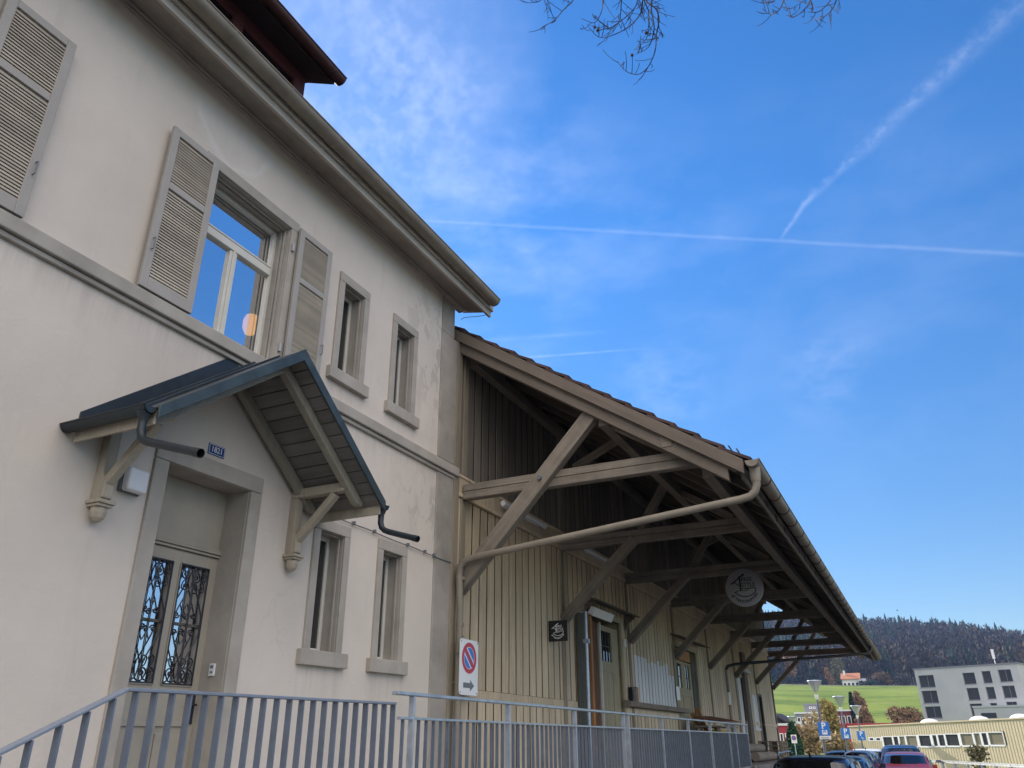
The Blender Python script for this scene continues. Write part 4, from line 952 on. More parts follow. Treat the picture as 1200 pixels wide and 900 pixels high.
# timber and pallets at the end of the ramp
o_ = (1.0, 18.0, .0)
m = MB(o_); m.box(.1, 1.9, 12.2, 27.5, -.3, 1.25); o2 = sbuild(m, 'stone_platform', M['stone_base'], 'low dark stone platform carrying timber and pallets beyond the ramp end', 'platform', bevel=.03)
lg_specs = [((.6, 1.40), .14, 'round peeled log lying nearest the wall on the stone platform'), ((.95, 1.38), .12, 'middle log lying on the stone platform'), ((1.3, 1.39), .13, 'outermost log lying on the stone platform'), ((.95, 1.62), .13, 'upper log resting across the lower logs on the platform')]
for (x, z), r, lab in lg_specs:
    m = MB((x, 17.2, z)); m.tube([(x, 15.6, z + .01), (x, 17.0, z), (x, 18.8, z)], [r, r * 1.02, r * .97], 12); sbuild(m, 'log', M['beam_y'], lab, 'log', 'logs on the stone platform', smooth=True)
def pallet(z, lab, first=None):
    o_ = (1.1, 20.2, z)
    t = sthing('pallet', lab, 'pallet', o_, 'stacked pallets on the platform'); m = MB(o_)
    for k in range(6): m.box(.7, 1.5, 19.6 + k * .21, 19.6 + k * .21 + .16, z + .122, z + .145)
    m.build('deck', M['beam'], t); m = MB(o_)
    for x in (.7, 1.05, 1.4): m.box(x, x + .1, 19.6, 20.81, z + .1, z + .121)
    m.build('stringer', M['beam_y'], t)
    for x in (.7, 1.05, 1.4):
        for y in (19.6, 20.15, 20.67): m = MB(o_); m.box(x, x + .1, y, y + .14, z + .002, z + .099); m.build('block', M['beam_z'], t)
for k, lab in enumerate(('lowest wooden pallet of the stack on the stone platform', 'second lowest pallet of the stack on the stone platform', 'third pallet up of the stack on the stone platform', 'topmost wooden pallet of the stack on the stone platform')): pallet(1.25 + k * .146, lab)
# ------------------------------------------------------------------ terrain
def sstep(t): t = max(0, min(1, t)); return t * t * (3 - 2 * t)
def lerp(a, b, t): return a + (b - a) * t
def rid_at(k):                          # elevation of the tree line by direction
    pts = [(-.6, .16), (-.2, .145), (-.0465, .1216), (.0394, .1106), (.1164, .0937), (.3, .07), (.6, .06)]
    for (a, za), (b, zb) in zip(pts, pts[1:]):
        if k <= b: return lerp(za, zb, max(0, (k - a) / (b - a)))
    return pts[-1][1]
def ground(x, y):
    if y < 52: return -.0104 * max(0, y - 10)
    z0 = -.44
    if y < 62: return lerp(z0, -2.6, sstep((y - 52) / 10))
    if y < 150: return lerp(-2.6, -1.2, (y - 62) / 88)
    k = x / y
    zm = 1.9 + 330 * max(.03, min(.075, .0527 - (k + .147) * .063)) + 1.2 * math.sin(x * .03) + .6 * math.sin(x * .011 + 2)
    if y < 330:
        t = (y - 150) / 180; terr = 1.3 * math.sin(t * 13) * sstep(t * 4) * sstep((1 - t) * 4)
        return lerp(-1.2, zm, .35 * t + .65 * sstep(t)) + terr
    zr = 800 * rid_at(k) - 22
    if y < 380: return zm + (y - 330) * .03
    if y < 800:
        t = (y - 380) / 420; return lerp(zm + 1.5, zr, .5 * t + .5 * math.sin(t * PI / 2)) + 4 * math.sin(x * .018 + y * .012) * sstep(t * 3) * sstep((1 - t) * 3)
    return zr - (y - 800) * .25
def grid(name, xs, ys, mat, kind='structure', dz=0.0):
    vs = [(x, y, ground(x, y) + dz) for y in ys for x in xs]; nx = len(xs)
    fs = [(j * nx + i, j * nx + i + 1, (j + 1) * nx + i + 1, (j + 1) * nx + i) for j in range(len(ys) - 1) for i in range(nx - 1)]
    m = MB(); m.add(vs, fs); o = m.build(name, mat, smooth=True); tag(o, kind=kind); return o
def fr(a, b, n): return [a + (b - a) * i / n for i in range(n + 1)]
M['grass'] = simple('grass', (.075, .115, .022), .9, .3, .35, bmp=.3, dirt=(.12, .12, .035), dirt_amt=.5, dirt_scale=.09)
def meadow_mat():
    m, nt, b = new_mat('meadow_grass'); v = coords(nt, (1, .35, .35))
    f = noise(nt, v, .05, 5); col = mixc(nt, ramp(nt, f, .35, .65), (.12, .175, .028), (.19, .24, .045))
    f = noise(nt, coords(nt, (.3, 1.4, 1)), .12, 5, .6); col = mixc(nt, math_n(nt, 'MULTIPLY', ramp(nt, f, .48, .6), .75), col, (.065, .115, .02))
    f = noise(nt, coords(nt, (.2, 1.6, 1)), .5, 4, .6); col = mixc(nt, math_n(nt, 'MULTIPLY', ramp(nt, f, .55, .72), .45), col, (.24, .23, .09))
    f = noise(nt, v, 1.2, 4); col = mixc(nt, math_n(nt, 'MULTIPLY', ramp(nt, f, .5, .8), .4), col, (.2, .22, .06))
    nt.links.new(col, b.inputs['Base Color']); b.inputs['Roughness'].default_value = .9; b.inputs['Specular IOR Level'].default_value = .1
    bump(nt, b, noise(nt, coords(nt), 1.5, 5), .6, .3)
    return m
M['meadow'] = meadow_mat()
M['forest_floor'] = simple('forest_floor', (.05, .045, .03), .95, .3, .05)
grid('ground', [-900, -400, -120, -60] + fr(-40, 40, 16) + [60, 120, 400, 900], [-500, -200, -60] + fr(-40, 52, 18), M['asphalt'])
grid('grass_bank', [-900, -400, -120] + fr(-60, 60, 24) + [120, 400, 900], fr(52, 62, 6) + fr(62, 150, 8)[1:], M['grass'])
grid('meadow', fr(-400, 400, 60), fr(150, 335, 30), M['meadow'])
grid('hills', fr(-700, 800, 90), fr(335, 800, 34) + [860, 1000, 1200], M['forest_floor'])

tk = MB()
for k in range(60):
    xa, xb = -120 + 4 * k, -116 + 4 * k; ya, yb = 322 + 2.5 * math.sin(xa * .03), 322 + 2.5 * math.sin(xb * .03)
    tk.poly([(xa, ya - 1.3, ground(xa, ya - 1.3) + .12), (xb, yb - 1.3, ground(xb, yb - 1.3) + .12), (xb, yb + 1.3, ground(xb, yb + 1.3) + .12), (xa, ya + 1.3, ground(xa, ya + 1.3) + .12)])
tag(tk.build('farm_track', simple('gravel_track', (.30, .28, .24), .9, .15, .5)), kind='structure')
# ------------------------------------------------------------------ vegetation
def leafmat(name, c, var=.35):
    m, nt, b = new_mat(name); g = N(nt, 'ShaderNodeNewGeometry')
    v = coords(nt); f = noise(nt, v, .6, 3)
    col = mixc(nt, g.outputs['Random Per Island'], sh(c, 1 - var), sh(c, 1 + var))
    col = mixc(nt, math_n(nt, 'MULTIPLY', ramp(nt, f, .45, .7), .5), col, (c[0] * .8, c[1] * 1.15, c[2]))
    nt.links.new(col, b.inputs['Base Color']); b.inputs['Roughness'].default_value = .8; b.inputs['Specular IOR Level'].default_value = .15
    return m
M['conifer'] = leafmat('conifer_needles', (.018, .032, .023), .55)
M['bare_wood'] = leafmat('bare_beech_twigs', (.046, .037, .034), .55)
M['autumn'] = leafmat('autumn_leaves', (.085, .055, .035), .4)
M['rust'] = leafmat('rust_leaves', (.19, .11, .062), .35)
M['tan'] = leafmat('tan_leaves', (.30, .22, .12), .35)
M['gold'] = leafmat('golden_leaves', (.24, .18, .06), .35)
M['thuja'] = leafmat('dark_green_scale_leaves', (.025, .06, .03), .4)
M['olive'] = leafmat('olive_leaves', (.11, .10, .05), .35)
def leaves(mb, c, rad_, n, size, rnd=random, shell=.55, mi=0, pear=0.0):
    for _ in range(n):
        while True:
            v = Vector((rnd.uniform(-1, 1), rnd.uniform(-1, 1), rnd.uniform(-1, 1)))
            if v.length <= 1 and v.length > rnd.random() * shell: break
        if pear: s_ = 1 - pear * (v.z + 1) / 2; v.x *= s_; v.y *= s_
        p = Vector(c) + Vector((v.x * rad_[0], v.y * rad_[1], v.z * rad_[2]))
        a = Vector((rnd.gauss(0, 1), rnd.gauss(0, 1), rnd.gauss(0, 1))).normalized(); b = a.orthogonal().normalized(); s = size * rnd.uniform(.6, 1.3)
        mb.add([p - a * s, p - b * s * .5, p + a * s, p + b * s * .5], [(0, 1, 2, 3)], mi)
def conifer(mb, p, h, r, tiers=6, mi=0, n=7):
    p = Vector(p); lean = Vector((random.uniform(-.02, .02), random.uniform(-.02, .02), 0)) * h
    for k in range(tiers):
        t = k / tiers; z0 = h * (.12 + .86 * t); rr = r * (1 - t) ** .85 * random.uniform(.85, 1.12) + .04 * r; hh = h * .9 / tiers * 1.55
        c = p + lean * t; a0 = random.random() * 6
        vs = [c + Vector((0, 0, min(h, z0 + hh)))]
        for j in range(2 * n):
            a = a0 + PI * j / n; q_ = rr * (1.0 if j % 2 == 0 else .62) * random.uniform(.85, 1.15)
            vs.append(c + Vector((q_ * math.cos(a), q_ * math.sin(a), z0 - (.10 * rr if j % 2 == 0 else -.12 * rr))))
        mb.add(vs, [(0, 1 + j, 1 + (j + 1) % (2 * n)) for j in range(2 * n)], mi)
def bare(mb, p, h, r, n=34, mi=1):
    p = Vector(p)
    mb.tube([p, p + Vector((0, 0, h * .5)), p + Vector((random.uniform(-.3, .3), 0, h * .9))], [h * .014, h * .010, h * .004], 4, False, mi)
    for _ in range(n):
        z = random.uniform(.32, 1.0); rr = r * math.sqrt(max(0.05, 1 - ((z - .62) / .42) ** 2)); a = random.random() * 2 * PI; q_ = rr * math.sqrt(random.random())
        c = p + Vector((q_ * math.cos(a), q_ * math.sin(a), z * h)); up = Vector((math.cos(a) * .5, math.sin(a) * .5, 1)).normalized() * h * random.uniform(.06, .13); sd = Vector((math.sin(a), -math.cos(a), random.uniform(-.4, .4))) * r * random.uniform(.07, .15)
        mb.add([c - sd * .3, c + sd, c + up, c - sd], [(0, 1, 2, 3)], mi)
# the wooded hillside: one mass
fo = MB(); rnd = random.Random(3)
cnt = 0
while cnt < 3000:
    y = 352 + 455 * (rnd.random() ** .9); k = rnd.uniform(-.22, .19); x = k * y
    zr_ = (y - 352) / 455
    nz = math.sin(x * .021 + y * .008) + math.sin(x * .043 - y * .02 + 1) * .7 + rnd.gauss(0, .55) + (zr_ - .5) * 1.5
    z = ground(x, y) - .5
    if nz > .0: conifer(fo, (x, y, z), rnd.uniform(13, 21), rnd.uniform(2.6, 4.0), 5, 0, 5)
    else:
        bare(fo, (x, y, z), rnd.uniform(11, 17), rnd.uniform(3.2, 5), 60, 2 if rnd.random() < .09 else 1)
    cnt += 1
o = fo.build('forest', [M['conifer'], M['bare_wood'], M['autumn']]); tag(o, 'wooded hillside of dark conifers and bare purple brown beeches', 'forest', kind='stuff')
# trees standing out along the skyline
for k in range(46):
    q_ = -.06 + .20 * k / 45 + random.uniform(-.0015, .0015); y = 802 + random.uniform(-6, 10); x = q_ * y; z = ground(x, y) - .5
    t = thing('skyline_tree', 'dark tree standing out on the wooded ridge line', 'tree', (x, y, z), group='trees along the ridge')
    m = MB((x, y, z)); h = random.uniform(11, 17) + (5 if k in (8, 14, 25, 31) else 0)
    isc = random.random() < .62
    if isc: conifer(m, (x, y, z), h, random.uniform(2.2, 3.2), 6, 0, 6)
    else: bare(m, (x, y, z), h * .9, 3.6, 46, 0)
    m.build('crown', M['conifer'] if isc else M['bare_wood'], t)
    m = MB((x, y, z)); m.tube([(x, y, z), (x, y, z + h * .5)], [.3, .18], 5); m.build('trunk', M['bark'], t)

def leafy(name, label, pix, y, h_px, w_px, mat, n, size, pear=0.0, base=None, clumps=5, group=None):
    c = at_y(pix[0], pix[1], y); h = h_px * y / 1000; r = w_px * y / 2000
    gz = ground(c.x, y) if base is None else base
    t = thing(name, label, 'tree' if h > 2.5 else 'shrub', (c.x, y, gz), group=group)
    m = MB((c.x, y, gz)); m.tube([(c.x, y, gz), (c.x + .05, y, c.z)], [max(.06, h * .02), .04], 6)
    for k in range(5):
        a = k * 1.3; m.tube([(c.x, y, c.z - h * .3), (c.x + r * .6 * math.cos(a), y + r * .6 * math.sin(a), c.z + h * .15)], [max(.04, h * .012), .02], 5)
    m.build('trunk', M['bark'], t)
    m = MB((c.x, y, gz)); rr = random.Random(int(pix[0] * 7 + pix[1]))
    for k in range(clumps):
        f = .62 if clumps > 1 else 1.0
        cc = Vector((c.x + (rr.uniform(-.5, .5) * r if clumps > 1 else 0), y + (rr.uniform(-.5, .5) * r if clumps > 1 else 0), c.z + (rr.uniform(-.32, .32) * h if clumps > 1 else 0)))
        leaves(m, cc, (r * f, r * f, h / 2 * f), n // clumps, size, rr, .6, 0, pear)
    m.build('crown', mat, t); return t
leafy('cone_shrub', 'dark green conical evergreen beside the red house', (930, 868), 62, 40, 26, M['thuja'], 1500, .16, .75, clumps=1)
leafy('autumn_shrub', 'tan leafed autumn shrub behind the nearest parking sign', (953, 866), 80, 48, 44, M['tan'], 1500, .20)
leafy('autumn_tree', 'golden autumn tree in front of the grey and red flats', (975, 852), 95, 52, 26, M['gold'], 1200, .22)
leafy('autumn_shrub', 'low dry shrub between the first and second parking signs', (979, 872), 75, 26, 36, M['tan'], 900, .18)
leafy('poplar_tree', 'slim rust coloured tree rising against the meadow', (1009, 829), 170, 32, 13, M['rust'], 1400, .34, .12, clumps=4)
leafy('cypress_tree', 'slim dark evergreen in front of the rust coloured tree', (1000, 826), 150, 38, 10, M['conifer'], 1200, .28, .5, clumps=2)
leafy('autumn_shrub', 'rusty round shrub below the slim rust coloured tree', (1012, 842), 140, 22, 20, M['rust'], 900, .26)
leafy('autumn_shrub', 'orange brown bushes rising above the yellow hall roof', (1057, 842), 140, 26, 36, M['rust'], 1500, .28)
leafy('autumn_shrub', 'brown bush at the foot of the grey flat roofed building', (1072, 845), 150, 20, 20, M['autumn'], 700, .28)
leafy('autumn_tree', 'small orange tree left of the farmhouse', (972, 794), 325, 20, 9, M['rust'], 700, .5)
leafy('grey_tree', 'tall grey green tree behind the farmhouse', (980, 784), 345, 38, 18, M['olive'], 1300, .55)
leafy('autumn_tree', 'broad orange brown tree right of the farmhouse', (1036, 796), 335, 20, 24, M['autumn'], 1100, .55)
leafy('autumn_tree', 'rust coloured tree at the wood edge seen under the far roof end', (925, 778), 350, 30, 14, M['rust'], 1000, .55)
leafy('dark_hedge', 'dark bushes beside the farmhouse', (1018, 803), 328, 9, 22, M['conifer'], 700, .5)
leafy('autumn_tree', 'brown tree at the wood edge above the grey building', (1058, 798), 340, 18, 20, M['bare_wood'], 900, .55)
leafy('bank_shrub', 'thin olive shrub in front of the yellow hall wall', (1145, 886), 48, 22, 30, M['olive'], 500, .09, base=-.6)

# ------------------------------------------------------------------ far buildings
def block(name, label, pix_l, pix_r, yl, yr, zb, depth, wall_m, cat='building'):
    a = at_y(*pix_l, yl); b = at_y(*pix_r, yr); return a, b
M['grey_render'] = simple('grey_render', (.43, .43, .425), .85, .05, .4, dirt=(.3, .31, .33), dirt_amt=.4, dirt_scale=.3)
M['yellow_sheet'] = simple('yellow_corrugated_sheet', (.54, .46, .30), .6, .05, .5)
M['white_frame'] = simple('white_window_frame', (.75, .75, .74), .5, .03)
M['red_wall'] = simple('red_render', (.36, .035, .05), .8, .08)
M['wine_wall'] = simple('wine_red_panel', (.14, .02, .035), .7, .08)
M['flat_grey'] = simple('grey_slate_cladding', (.20, .20, .22), .8, .08)
M['dark_wood'] = wood('dark_chalet_wood', (.05, .04, .04), 'z')
M['orange_tile'] = simple('orange_roof_tile', (.38, .16, .085), .85, .2, 1.5)
M['white_wall'] = simple('white_render', (.68, .68, .68), .85, .05)
M['glass_far'] = glass('far_window_glass', (.045, .045, .05), -.03, .15)

M['glass_blind'] = glass('blind_window_glass', (.20, .18, .13), -.03, .15)
def facade_frame(pl, pr, yl, yr):
    a = at_y(*pl, yl); b = at_y(*pr, yr); d = (b - a); L = math.hypot(d.x, d.y); ax = Vector((d.x, d.y, 0)) / L; nrm = Vector((ax.y, -ax.x, 0))
    def hit(u, v):
        r = ray(u, v); t = (a - CAM).dot(nrm) / r.dot(nrm); p = CAM + r * t; return (p - a).dot(ax), p.z
    return a, b, L, ax, nrm, hit
def fbox(mb, a, ax, nrm, s0, s1, n0, n1, z0, z1):        # box in a facade's frame: s along, n out of the wall
    P = lambda s, n, z: Vector((a.x, a.y, 0)) + ax * s + nrm * n + Vector((0, 0, z))
    mb.add([P(s0, n0, z0), P(s1, n0, z0), P(s1, n1, z0), P(s0, n1, z0), P(s0, n0, z1), P(s1, n0, z1), P(s1, n1, z1), P(s0, n1, z1)],
           [(0, 3, 2, 1), (4, 5, 6, 7), (0, 1, 5, 4), (1, 2, 6, 5), (2, 3, 7, 6), (3, 0, 4, 7)])
# grey flat roofed building
a, b, L, ax, nrm, hit = facade_frame((1071, 785.5), (1191.5, 777.5), 165, 158)
gb = thing('flat_roof_building', 'grey flat roofed three storey building with dark square windows at the right', 'building', (a.x, a.y, -2))
O_ = (a.x, a.y, -2); zt = (a.z + b.z) / 2
rects = {}
raw = [[(345, 410, 432, 475), (578, 397, 648, 458), (680, 388, 732, 452), (767, 380, 840, 445)], [(363, 492, 450, 558), (600, 477, 668, 542), (702, 472, 752, 536), (788, 465, 860, 530)], [(380, 575, 468, 637), (618, 560, 688, 625), (722, 557, 765, 600), (808, 550, 870, 600)]]
wins = []
for row in raw:
    for x0, y0, x1, y1 in row:
        s0, zb_ = hit(1000 + (x0 + 8) / 4.5, 700 + y1 / 4.5); s1, zt_2 = hit(1000 + (x1 - 4) / 4.5, 700 + (y0 + y1) / 9); _, z1 = hit(1000 + (x0 + x1) / 9, 700 + y0 / 4.5)
        _, z0 = hit(1000 + (x0 + x1) / 9, 700 + y1 / 4.5); wins.append((s0, s1, z0, z1))
# wall as a grid with openings
S = sorted(set([0, L] + [v for w in wins for v in w[:2]])); Z = sorted(set([-2, zt] + [v for w in wins for v in w[2:]]))
m = MB(O_); P = lambda s, n, z: Vector((a.x, a.y, 0)) + ax * s + nrm * n + Vector((0, 0, z))
for i in range(len(S) - 1):
    for j in range(len(Z) - 1):
        cs_, cz_ = (S[i] + S[i + 1]) / 2, (Z[j] + Z[j + 1]) / 2
        if not any(w[0] < cs_ < w[1] and w[2] < cz_ < w[3] for w in wins): m.poly([P(S[i], 0, Z[j]), P(S[i + 1], 0, Z[j]), P(S[i + 1], 0, Z[j + 1]), P(S[i], 0, Z[j + 1])])
for s0, s1, z0, z1 in wins:
    for p in ([P(s0, 0, z0), P(s0, -.35, z0), P(s0, -.35, z1), P(s0, 0, z1)], [P(s1, 0, z0), P(s1, -.35, z0), P(s1, -.35, z1), P(s1, 0, z1)], [P(s0, 0, z0), P(s1, 0, z0), P(s1, -.35, z0), P(s0, -.35, z0)], [P(s0, 0, z1), P(s1, 0, z1), P(s1, -.35, z1), P(s0, -.35, z1)]): m.poly(p)
m.poly([P(L, 0, -2), P(L, -14, -2), P(L, -14, zt), P(L, 0, zt)]); m.poly([P(0, 0, -2), P(0, -14, -2), P(0, -14, zt), P(0, 0, zt)]); m.poly([P(0, -14, -2), P(L, -14, -2), P(L, -14, zt), P(0, -14, zt)]); m.poly([P(0, 0, zt), P(L, 0, zt), P(L, -14, zt), P(0, -14, zt)])
m.build('wall', M['grey_render'], gb)
m = MB(O_); fbox(m, a, ax, nrm, -.12, L + .12, -14.1, .12, zt + .01, zt + .22); m.build('roof', M['flat_grey'], gb)
for i, (s0, s1, z0, z1) in enumerate(wins):
    m = MB(O_); t_ = .07
    for q_ in ((s0, s0 + t_, z0, z1), (s1 - t_, s1, z0, z1), (s0 + t_, s1 - t_, z1 - t_, z1), (s0 + t_, s1 - t_, z0, z0 + t_)): fbox(m, a, ax, nrm, q_[0], q_[1], -.30, -.22, q_[2], q_[3])
    if i % 4 in (0, 3): sm = s0 + (s1 - s0) * .55; fbox(m, a, ax, nrm, sm - .03, sm + .03, -.29, -.23, z0 + t_, z1 - t_)
    fbox(m, a, ax, nrm, s0 - .05, s1 + .05, -.2, .08, z0 - .06, z0 - .005)
    f_ = m.build('window', M['flat_grey'], gb)
    m = MB(O_); fbox(m, a, ax, nrm, s0 + t_, s1 - t_, -.27, -.26, z0 + t_, z1 - t_); m.build('pane', M['glass_far'], f_)
for s0, z0 in ((L * .965, 0),):
    pass
m = MB(O_)
for zz in (10.2,): fbox(m, Vector((0, 0, 0)) + P(L, 0, 0), Vector((-nrm.x, -nrm.y, 0)), ax, 3, 5, -.02, .03, zt - 2.2, zt - 1.2)
m.build('side_window', M['glass_far'], gb)
# annex
sA, zA = hit(1154.5, 828); m = MB(O_); fbox(m, a, ax, nrm, sA, L + 8, .01, 5, -2, zA - .3); fbox(m, a, ax, nrm, sA - .1, L + 8.1, .0, 5.1, zA - .29, zA); m.build('annex', M['grey_render'], gb)
s0, zz1 = hit(1164, 836); s1, zz0 = hit(1183, 841.5); m = MB(O_); fbox(m, a, ax, nrm, s0, s1, 4.98, 5.03, zz0, zz1); m.build('annex_window', M['glass_far'], gb)
p = at_y(1166, 776, 166); q_ = at_y(1162.5, 762, 166)
m = MB((p.x, p.y, p.z)); m.tube([(p.x, p.y, zt), (p.x, p.y, q_.z)], .06, 6)
for k in range(5): z = lerp(p.z + .6, q_.z - .1, k / 4); m.box(p.x - .22, p.x + .22, p.y - .1, p.y + .1, z, z + .25)
tag(m.build('roof_antenna', M['white_frame']), 'white stacked antenna mast on the flat roof of the grey building', 'antenna')

# yellow corrugated hall
a, b, L, ax, nrm, hit = facade_frame((995, 851.8), (1200, 842), 75, 65)
L2 = L + 14; O_ = (a.x, a.y, -3); sl_ = (b.z - a.z) / L
hl = thing('yellow_hall', 'long low hall of pale yellow corrugated sheet with a ribbon of windows', 'hall', O_)
P = lambda s, n, z: Vector((a.x, a.y, 0)) + ax * s + nrm * n + Vector((0, 0, z))
ztp = lambda s: a.z + sl_ * s
wz = {}
w0, z_a = hit(1033, 863); w1, z_b = hit(1177, 857); _, z_c = hit(1033, 876); _, z_d = hit(1177, 873.5)
wt = lambda s: lerp(z_a, z_b, (s - w0) / (w1 - w0)); wbm = lambda s: lerp(z_c, z_d, (s - w0) / (w1 - w0))
sw0, sz1 = hit(1017.5, 864); sw1, sz0 = hit(1032, 868.5)
m = MB(O_); s = 0; pit = .22
while s < L2:
    for (u0, u1, n0, n1) in ((0, .32, 0, 0), (.32, .42, 0, .02), (.42, .9, .02, .02), (.9, 1.0, .02, 0)):
        sa, sb = s + u0 * pit, s + u1 * pit; segs = [(-3, ztp(sa))]
        if w0 < (sa + sb) / 2 < w1: segs = [(-3, wbm(sa)), (wt(sa), ztp(sa))]
        elif sw0 < (sa + sb) / 2 < w0: segs = [(-3, sz0), (sz1, ztp(sa))]
        for z0, z1 in segs: m.poly([P(sa, n0, z0), P(sb, n1, z0), P(sb, n1, z1), P(sa, n0, z1)])
    s += pit
m.poly([P(0, 0, -3), P(0, -16, -3), P(0, -16, ztp(0)), P(0, 0, ztp(0))]); m.poly([P(L2, 0, -3), P(L2, -16, -3), P(L2, -16, ztp(L2)), P(L2, 0, ztp(L2))]); m.poly([P(0, -16, -3), P(L2, -16, -3), P(L2, -16, ztp(L2)), P(0, -16, ztp(0))])
m.build('wall', M['yellow_sheet'], hl)
m = MB(O_)
m.prism([P(-.1, .08, ztp(0) - .02), P(L2, .08, ztp(L2) - .02), P(L2, -16, ztp(L2) - .02), P(-.1, -16, ztp(0) - .02)], (0, 0, .09)); m.build('roof', M['yellow_sheet'], hl)
mull = [1033, 1046, 1053, 1061, 1075, 1091, 1098.5, 1107.5, 1124, 1141, 1150, 1158, 1177]
for k in range(len(mull) - 1):
    sa, _ = hit(mull[k], 866); sb, _ = hit(mull[k + 1], 866); zA_, zB_ = wbm((sa + sb) / 2), wt((sa + sb) / 2)
    m = MB(O_); t_ = .16 if k in (0, 4, 5, 8) else .09
    fbox(m, a, ax, nrm, sa, sa + t_, -.08, .02, zA_, zB_); fbox(m, a, ax, nrm, sb - .05, sb, -.08, .02, zA_, zB_); fbox(m, a, ax, nrm, sa + t_, sb - .05, -.08, .02, zB_ - .06, zB_); fbox(m, a, ax, nrm, sa + t_, sb - .05, -.08, .05, zA_ - .05, zA_ + .05)
    f_ = m.build('window', M['white_frame'], hl)
    m = MB(O_); fbox(m, a, ax, nrm, sa + t_, sb - .05, -.05, -.04, zA_ + .05, zB_ - .06); m.build('pane', M['glass_blind'] if k in (2, 3, 8, 9, 11) else M['glass_far'], f_)
for k in (0, 1):
    sa, sb = lerp(sw0, w0, k / 2), lerp(sw0, w0, (k + 1) / 2) - .05; m = MB(O_)
    for q_ in ((sa, sa + .12, sz0, sz1), (sb - .12, sb, sz0, sz1), (sa + .12, sb - .12, sz1 - .06, sz1), (sa + .12, sb - .12, sz0, sz0 + .06)): fbox(m, a, ax, nrm, q_[0], q_[1], -.05, .03, q_[2], q_[3])
    f_ = m.build('window', M['white_frame'], hl)
    m = MB(O_); fbox(m, a, ax, nrm, sa + .12, sb - .12, -.03, -.02, sz0 + .06, sz1 - .06); m.build('pane', M['glass_far'], f_)
for u in (1057, 1115, 1163):
    s_, _ = hit(u, 848); c_ = P(s_, -3, ztp(s_) + .05); m = MB(c_); m.lathe([(.7, 0), (.68, .1), (.5, .26), (.25, .34), (.02, .36)], c_, 14); m.build('roof_dome', M['white_frame'], None, smooth=True)
    o = bpy.context.scene.objects[-1] if False else None
for o in list(bpy.data.objects):
    if o.name.startswith('roof_dome'):
        w_ = o.location.copy(); o.parent = hl; o.location = w_ - Vector(hl.location)

# houses between the hall and the meadow
def simple_house(name, label, cat, pl, pr, y, zbot, depth, wall_m, roof_m=None, gable=None, rows=(), wm=None, extra=None):
    a, b, L, ax, nrm, hit = facade_frame(pl, pr, y, y); zt = (a.z + b.z) / 2; O_ = (a.x, a.y, zbot)
    t = thing(name, label, cat, O_)
    m = MB(O_); fbox(m, a, ax, nrm, 0, L, -depth, 0, zbot, zt); m.build('wall', wall_m, t)
    m = MB(O_)
    if gable == 'front':
        P = lambda s, n, z: Vector((a.x, a.y, 0)) + ax * s + nrm * n + Vector((0, 0, z)); hh = L * .38
        m.prism([P(-.6, .6, zt - .15), P(L / 2, .6, zt + hh), P(L + .6, .6, zt - .15), P(L + .6, .6, zt + .1), P(L / 2, .6, zt + hh + .28), P(-.6, .6, zt + .1)], -nrm * (depth + 1.2)); m.prism([P(0, -.02, zt + .001), P(L, -.02, zt + .001), P(L / 2, -.02, zt + hh - .1)], -nrm * (depth - .1))
    elif gable == 'side':
        P = lambda s, n, z: Vector((a.x, a.y, 0)) + ax * s + nrm * n + Vector((0, 0, z)); hh = depth * .30
        m.prism([P(-.4, .5, zt - .1), P(-.4, -depth / 2, zt + hh), P(-.4, -depth - .5, zt - .1), P(-.4, -depth - .5, zt + .12), P(-.4, -depth / 2, zt + hh + .25), P(-.4, .5, zt + .12)], ax * (L + .8)); m.prism([P(0, -.02, zt + .001), P(0, -depth / 2, zt + hh - .05), P(0, -depth + .02, zt + .001)], ax * L)
    else: fbox(m, a, ax, nrm, -.15, L + .15, -depth - .1, .15, zt + .01, zt + .25)
    m.build('roof', roof_m or wall_m, t)
    for (s0, s1, z0, z1, n) in rows:
        for k in range(n):
            c0 = lerp(s0, s1, k / n) * L; c1 = lerp(s0, s1, (k + .72) / n) * L; za, zb = lerp(zbot, zt, z0), lerp(zbot, zt, z1)
            m = MB(O_); w = .10
            for q_ in ((c0, c0 + w, za, zb), (c1 - w, c1, za, zb), (c0 + w, c1 - w, zb - w, zb), (c0 + w, c1 - w, za, za + w)): fbox(m, a, ax, nrm, q_[0], q_[1], -.05, .05, q_[2], q_[3])
            f_ = m.build('window', wm or M['white_frame'], t)
            m = MB(O_); fbox(m, a, ax, nrm, c0 + w, c1 - w, .002, .02, za + w, zb - w); m.build('pane', M['glass_far'], f_)
    if extra: extra(t, a, ax, nrm, L, zt, O_)
    return t
simple_house('farmhouse', 'small farmhouse with orange tiled roof at the top of the meadow', 'house', (986.5, 796), (1007, 796), 330, 15.0, 7, M['white_wall'], M['orange_tile'], 'side', [(.05, .98, .35, .75, 4)])
def chim(t, a, ax, nrm, L, zt, O_):
    m = MB(O_); fbox(m, a, ax, nrm, L * .1, L * .22, -3, -2, zt, zt + 3.2); m.build('chimney', M['white_wall'], t)
simple_house('barn', 'low pale barn with a grey roof right of the farmhouse', 'barn', (1007.5, 801.5), (1014, 801.5), 327, 14.6, 6, M['white_wall'], M['flat_grey'], 'side', [(.1, .9, .2, .7, 2)])
def bal(t, a, ax, nrm, L, zt, O_):
    for k in range(2):
        z = zt - 1.2 - 3 * k; m = MB(O_); fbox(m, a, ax, nrm, .0, L * .7, .05, 1.3, z - 1.0, z - .85); fbox(m, a, ax, nrm, 0, L * .7, 1.2, 1.3, z - .84, z); m.build('balcony', M['white_wall'], t)
